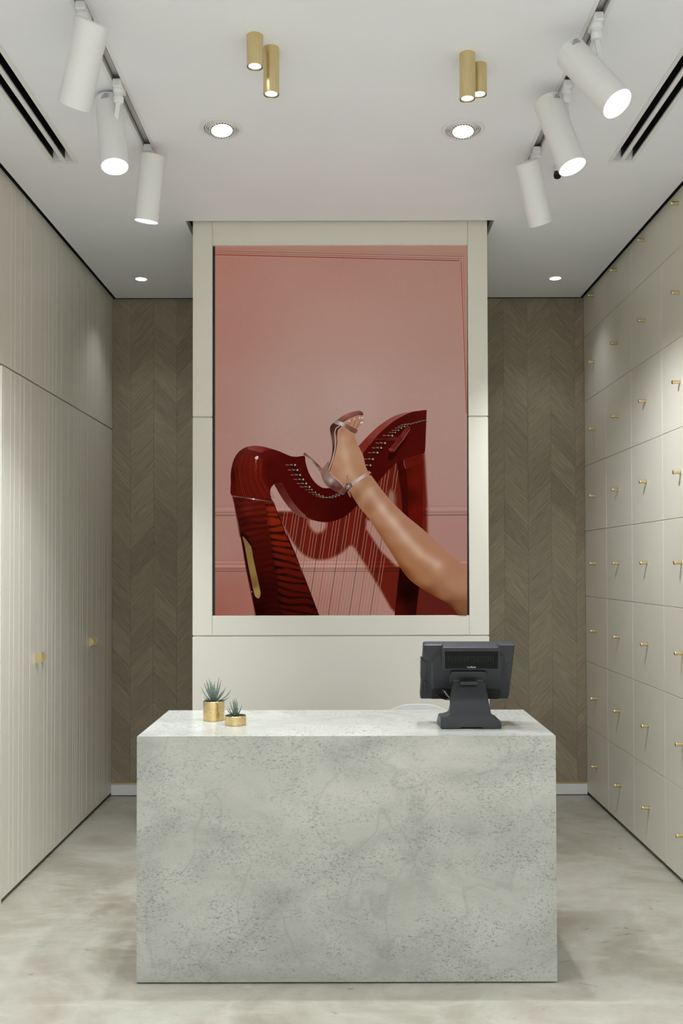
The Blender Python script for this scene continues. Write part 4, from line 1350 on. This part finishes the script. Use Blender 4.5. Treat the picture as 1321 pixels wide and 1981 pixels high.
def track_spot(label, tx, av, top, bot, toward, dy, axial=None, sticker=None, watts=P_TRACK, ang=66):
    # adapter sits in the track line
    a = at_z(0, av, ZC)
    ay = CAM.y + (ZC - CAM.z) / ray(660, av).z * ray(660, av).y
    r = thing('track_spotlight', (tx, ay, ZC), label, 'spotlight', 'white cylinder spotlights on the tracks')
    ad = MB().box(tx - 0.017, tx + 0.017, ay - 0.055, ay + 0.03, ZC - 0.022, ZC + 0.008)
    ado = ad.build('adapter', 'white_plastic', r, bevel=0.004)
    MB().lathe([(0.021, 0), (0.021, 0.010), (0.017, 0.014), (0.017, 0.028), (0.020, 0.031), (0.020, 0.046), (0.015, 0.052), (0, 0.052)], (tx, ay - 0.02, ZC - 0.021), (0, 0, -1), 24, True).build('swivel', 'white_plastic', r, smooth=True)
    mid = ((top[0] + bot[0]) / 2, (top[1] + bot[1]) / 2)
    Mp = at_y(*mid, ay + dy)
    vd = (Mp - CAM).normalized()
    Pt, Pb = at_plane(*top, Mp, vd), at_plane(*bot, Mp, vd)
    lat = Pb - Pt
    if axial is None:
        axial = math.sqrt(max(0.305 ** 2 - lat.length ** 2, 0.0001))
    ax = lat + vd * axial * (-1 if toward else 1)
    LEN = ax.length
    ax.normalize()
    T, E = Mp - ax * LEN / 2, Mp + ax * LEN / 2
    body = MB().lathe([(0, 0), (RAD - 0.004, 0), (RAD, 0.004), (RAD, LEN - 0.001), (RAD - 0.001, LEN), (RAD - 0.003, LEN), (RAD - 0.0035, LEN - 0.008), (0, LEN - 0.008)], T, ax, 48)
    bo = body.build('body', 'white', r, smooth=True)
    ln = MB().lathe([(0, LEN - 0.007), (RAD - 0.004, LEN - 0.007), (RAD - 0.004, LEN - 0.003), (0, LEN - 0.0025)], T, ax, 40)
    ln.build('lens', 'lamp', r, smooth=True)
    # arm dropping from the swivel to the pivot on the body
    piv = T + ax * LEN * 0.42
    top_a = Vector((tx, ay - 0.02, ZC - 0.07))
    rad_dir = top_a - piv
    rad_dir = (rad_dir - ax * rad_dir.dot(ax)).normalized()
    end = piv + rad_dir * (RAD - 0.008)
    dirn = (end - top_a)
    wv = Vector((0.0085, 0, 0)); dv = Vector((0, 0.004, 0))
    arm = MB()
    arm.rings([[top_a + wv + dv, top_a - wv + dv, top_a - wv - dv, top_a + wv - dv], [end + wv + dv, end - wv + dv, end - wv - dv, end + wv - dv]])
    arm.build('arm', 'white_plastic', r, bevel=0.001)
    if sticker:
        su = ax.cross((CAM - Mp).normalized()).normalized()
        fc = su.cross(ax)
        fc = fc if fc.dot(CAM - Mp) > 0 else -fc
        for (h0, h1, a0, a1, mt, lift) in [(0.008, 0.034, sticker - 0.36, sticker + 0.36, 'sticker', 0.0004)] + \
                [(0.011 + q * 0.0055, 0.0135 + q * 0.0055, sticker - 0.28 + 0.1 * (q % 2), sticker + 0.10 + 0.08 * q, 'sticker_ink', 0.0007) for q in range(4)]:
            rows = []
            for h in (h0, h1):
                rows.append([T + ax * h + (fc * math.cos(b) + su * math.sin(b)) * (RAD + lift) for b in [a0 + (a1 - a0) * k / 6 for k in range(7)]])
            MB().rings(rows, False, False, closed=False).build('rating_sticker' if mt == 'sticker' else 'sticker_print', mt, bo, fix=False)
    spot('spot_lamp', r, E + ax * 0.003, ax, watts, ang, 0.9, radius=0.045)
    return r


track_spot('white cylinder spotlight nearest the camera on the left track', tkl.x, 22, (179, 43), (143, 208), False, -0.05, 0.02, ang=80)
track_spot('lit white cylinder spotlight in the middle of the left track, facing the camera', tkl.x, 168, (211, 194), (222, 322), True, 0.03, None, sticker=0.25)
track_spot('white cylinder spotlight at the far end of the left track', tkl.x, 291, (295, 301), (283, 429), True, -0.05, 0.055)
track_spot('lit white cylinder spotlight nearest the camera on the right track', tkr.x, 45, (1101.5, 101), (1193, 200), True, -0.06, None, sticker=-0.75)
track_spot('lit white cylinder spotlight in the middle of the right track', tkr.x, 172, (1058, 196), (1107, 322.5), True, -0.06, None, sticker=-0.9)
track_spot('white cylinder spotlight at the far end of the right track, aimed at the back', tkr.x, 297, (1019, 313), (1046, 434), False, -0.05, 0.03, ang=86)

# ------------------------------------------------------------------ brass surface downlights
def brass_light(label, u, v, dz):
    p = at_z(u, v, ZC)
    r = thing('brass_downlight', (p.x, p.y, ZC), label, 'downlight', 'brass cylinder downlights')
    R = 0.0292
    MB().lathe([(0, 0), (R, 0), (R, dz - 0.0008), (R - 0.0008, dz), (R - 0.003, dz), (R - 0.003, dz - 0.02), (0, dz - 0.02)], p, (0, 0, -1), 48).build('cylinder', 'brass', r, smooth=True)
    MB().lathe([(R - 0.0032, dz - 0.019), (R - 0.0032, dz - 0.002), (R - 0.0062, dz - 0.002), (R - 0.0075, dz - 0.012)], p, (0, 0, -1), 40).build('baffle_ring', 'dark_metal', r, smooth=True)
    MB().lathe([(0, dz - 0.018), (R - 0.0065, dz - 0.018), (R - 0.0072, dz - 0.006), (0, dz - 0.005)], p, (0, 0, -1), 32).build('lens', 'lamp', r, smooth=True)
    spot('downlight_lamp', r, p - Vector((0, 0, dz + 0.002)), (0, 0, -1), P_BRASS, 95, 0.7, radius=0.022)
    return r


brass_light('short brass cylinder downlight of the left pair', 493, 70, 0.112)
brass_light('long brass cylinder downlight of the left pair', 524.6, 94, 0.170)
brass_light('long brass cylinder downlight of the right pair', 903.6, 105, 0.168)
brass_light('short brass cylinder downlight of the right pair, partly hidden', 926.5, 126, 0.114)

# ------------------------------------------------------------------ recessed gimbal downlights
def gimbal(label, u, v, tilt):
    p = at_z(u, v, ZC)
    r = thing('gimbal_downlight', (p.x, p.y, ZC), label, 'downlight', 'recessed gimbal downlights')
    down = Vector((0, 0, -1))
    MB().lathe([(0.0745, 0.0005), (0.093, 0.0005), (0.0935, 0.002), (0.091, 0.0045), (0.0765, 0.0055), (0.0745, 0.004)], p, down, 64, False, False).build('trim_ring', 'white', r, smooth=True)
    MB().lathe([(0.0, 0.0006), (0.0745, 0.0006), (0.0745, 0.0012), (0, 0.0012)], p, down, 48).build('recess_shade_plate', 'recess_shade', r)  # flat plate whose grey paints in the shade of a recess
    ax = Vector(tilt).normalized()
    q = p + Vector((tilt[0] * 0.02, tilt[1] * 0.02, 0))
    MB().lathe([(0.0715, 0.0012), (0.0715, 0.0055), (0.0695, 0.007), (0.0665, 0.0055), (0.0665, 0.0012)], q, down, 48).build('gimbal_ring', 'white', r, smooth=True)
    MB().lathe([(0.0635, 0.001), (0.0635, 0.007), (0.0615, 0.0085), (0.0590, 0.007), (0.0590, 0.001)], q, (ax * 0.5 + down).normalized(), 48).build('gimbal_ring', 'white', r, smooth=True)
    lo = MB().lathe([(0.0560, 0.0), (0.0560, 0.009), (0.0540, 0.012), (0.0440, 0.013), (0.0440, 0.006), (0.0, 0.006)], q, ax, 48).build('lamp_housing', 'white', r, smooth=True)
    # heat-sink slots around the lamp
    u_ = ax.orthogonal().normalized(); w_ = ax.cross(u_)
    for k in range(26):
        a0 = 2 * math.pi * k / 26
        e1 = u_ * math.cos(a0) + w_ * math.sin(a0)
        e2 = ax.cross(e1)
        c_ = q + e1 * 0.0495 + ax * 0.0132
        MB().prism([c_ + e1 * 0.0026 + e2 * 0.0026, c_ - e1 * 0.0026 + e2 * 0.0026, c_ - e1 * 0.0026 - e2 * 0.0026, c_ + e1 * 0.0026 - e2 * 0.0026], ax * -0.001).build('cooling_slot', 'dark_metal', lo)
    MB().lathe([(0.0, 0.007), (0.0435, 0.007), (0.0435, 0.012), (0.041, 0.0145), (0.0, 0.0155)], q, ax, 40).build('lens', 'lamp', r, smooth=True)
    spot('gimbal_lamp', r, q + ax * 0.026, ax, P_GIMBAL, 86, 0.75, col=C_COOL, radius=0.035)
    return r


gimbal('round white recessed gimbal downlight left of centre, lit', 428, 248.5, (0.10, -0.16, -1))
gimbal('round white recessed gimbal downlight right of centre, lit', 895.5, 250.5, (-0.02, -0.16, -1))

for (u, v, lb) in ((273, 539.5, 'small lit recessed downlight in the ceiling corner left of the column'), (1074, 538, 'small lit recessed downlight in the ceiling corner right of the column')):
    p = at_z(u, v, ZC)
    r = thing('small_downlight', (p.x, p.y, ZC), lb, 'downlight', 'small recessed downlights')
    MB().lathe([(0.036, 0.0005), (0.043, 0.0005), (0.043, 0.002), (0.037, 0.003)], p, (0, 0, -1), 32).build('trim_ring', 'white', r, smooth=True)
    MB().lathe([(0, 0.0006), (0.0358, 0.0006), (0.0358, 0.0022), (0, 0.0026)], p, (0, 0, -1), 32).build('lens', 'lamp', r, smooth=True)
    spot('small_lamp', r, p - Vector((0, 0, 0.006)), (0, 0, -1), P_SMALL, 96, 1.0, radius=0.03)

# ------------------------------------------------------------------ linear air slots
def diffuser(x0, x1, side):
    r = thing('linear_air_diffuser', ((x0 + x1) / 2, (SLOTY0 + dl0.y) / 2, ZC), 'white two-slot linear air diffuser in the ceiling on the %s' % side, 'vent', 'linear ceiling air diffusers')
    (a0, a1), (b0_, b1) = slots(x0, x1)
    ye = dl0.y
    for q0, q1 in ((x0, a0), (a1, b0_), (b1, x1)):
        MB().box(q0, q1, SLOTY0 - 0.03, ye, ZC - 0.003, ZC + 0.0003).build('frame_bar', 'white', r)
    for q0, q1 in ((a0, a1), (b0_, b1)):
        MB().box(q0, q1, sl_end, ye, ZC - 0.003, ZC + 0.0003).build('frame_bar', 'white', r)
        MB().box(q0 - 0.004, q1 + 0.004, SLOTY0, sl_end + 0.003, ZC + 0.105, ZC + 0.11).build('duct_back', 'black', r)
        MB().box(q0 - 0.004, q0 - 0.0005, SLOTY0, sl_end + 0.003, ZC + 0.0505, ZC + 0.105).build('duct_side', 'black', r)
        MB().box(q1 + 0.0005, q1 + 0.004, SLOTY0, sl_end + 0.003, ZC + 0.0505, ZC + 0.105).build('duct_side', 'black', r)
        MB().box(q0 + 0.0005, q0 + 0.0025, SLOTY0, sl_end - 0.02, ZC + 0.004, ZC + 0.10).build('duct_side', 'black', r)
        MB().box(q1 - 0.0025, q1 - 0.0005, SLOTY0, sl_end - 0.02, ZC + 0.004, ZC + 0.10).build('duct_side', 'black', r)
        # deflector blades in lengths
        y = SLOTY0 + 0.02
        w = q1 - q0
        k = 0
        while y < sl_end - 0.08:
            y2 = min(y + 0.62, sl_end - 0.05)
            xm = q0 + w * (0.62 if k % 2 else 0.42)
            MB().prism([(xm - w * 0.20, y, ZC + 0.03), (xm + w * 0.16, y, ZC + 0.05), (xm + w * 0.20, y, ZC + 0.047), (xm - w * 0.16, y, ZC + 0.026)], (0, y2 - y - 0.012, 0)).build('deflector_blade', 'black_gloss', r)
            y = y2
            k += 1
    return r


diffuser(dl0.x, dl1.x, 'left')
diffuser(dr0.x, dr1.x, 'right')

# ------------------------------------------------------------------ ceiling camera dome
p = at_z(1092, 322, ZC)
r = thing('ceiling_camera', (p.x, p.y, ZC), 'small white ceiling camera with dark lens behind the right spotlights', 'camera')
MB().lathe([(0, 0.0003), (0.052, 0.0003), (0.054, 0.004), (0.052, 0.018), (0.046, 0.026), (0, 0.027)], p, (0, 0, -1), 40).build('base', 'white_plastic', r, smooth=True)
q = p + Vector((-0.034, -0.004, -0.030))
MB().lathe([(0, -0.012), (0.016, -0.012), (0.018, -0.008), (0.018, 0.022), (0.0165, 0.026), (0, 0.027)], q, (-0.15, -0.35, -1), 24).build('lens_barrel', 'black_gloss', r, smooth=True)
MB().lathe([(0, 0.0), (0.020, 0.0), (0.020, 0.012), (0, 0.012)], q + Vector((0.002, 0, 0.014)), (0, 0, -1), 24).build('yoke', 'white_plastic', r, smooth=True)

# ------------------------------------------------------------------ unseen fill lamps added behind the camera, shaped like the gimbal lamps
def fill_gimbal(x, y, lb):
    p = Vector((x, y, ZC))
    r = thing('gimbal_downlight', p, lb, 'downlight', 'recessed gimbal downlights')
    MB().lathe([(0.052, 0.0005), (0.093, 0.0005), (0.0935, 0.002), (0.091, 0.004), (0.054, 0.005)], p, (0, 0, -1), 40).build('trim_ring', 'white', r, smooth=True)
    MB().lathe([(0, 0.0006), (0.0515, 0.0006), (0.0515, 0.003), (0, 0.004)], p, (0, 0, -1), 32).build('lens', 'lamp', r, smooth=True)
    spot('gimbal_lamp', r, p - Vector((0, 0, 0.008)), (0, 0, -1), P_FILL, 82, 0.9, radius=0.05)
for j, (y, nm) in enumerate(((0.9, 'above the camera'), (-0.9, 'halfway to the entrance'), (-3.0, 'nearest the entrance'))):
    for x, sd in ((-0.85, 'left'), (0.85, 'right')):
        fill_gimbal(x, y, 'added unseen fill downlight in the ceiling %s, on the %s' % (nm, sd))
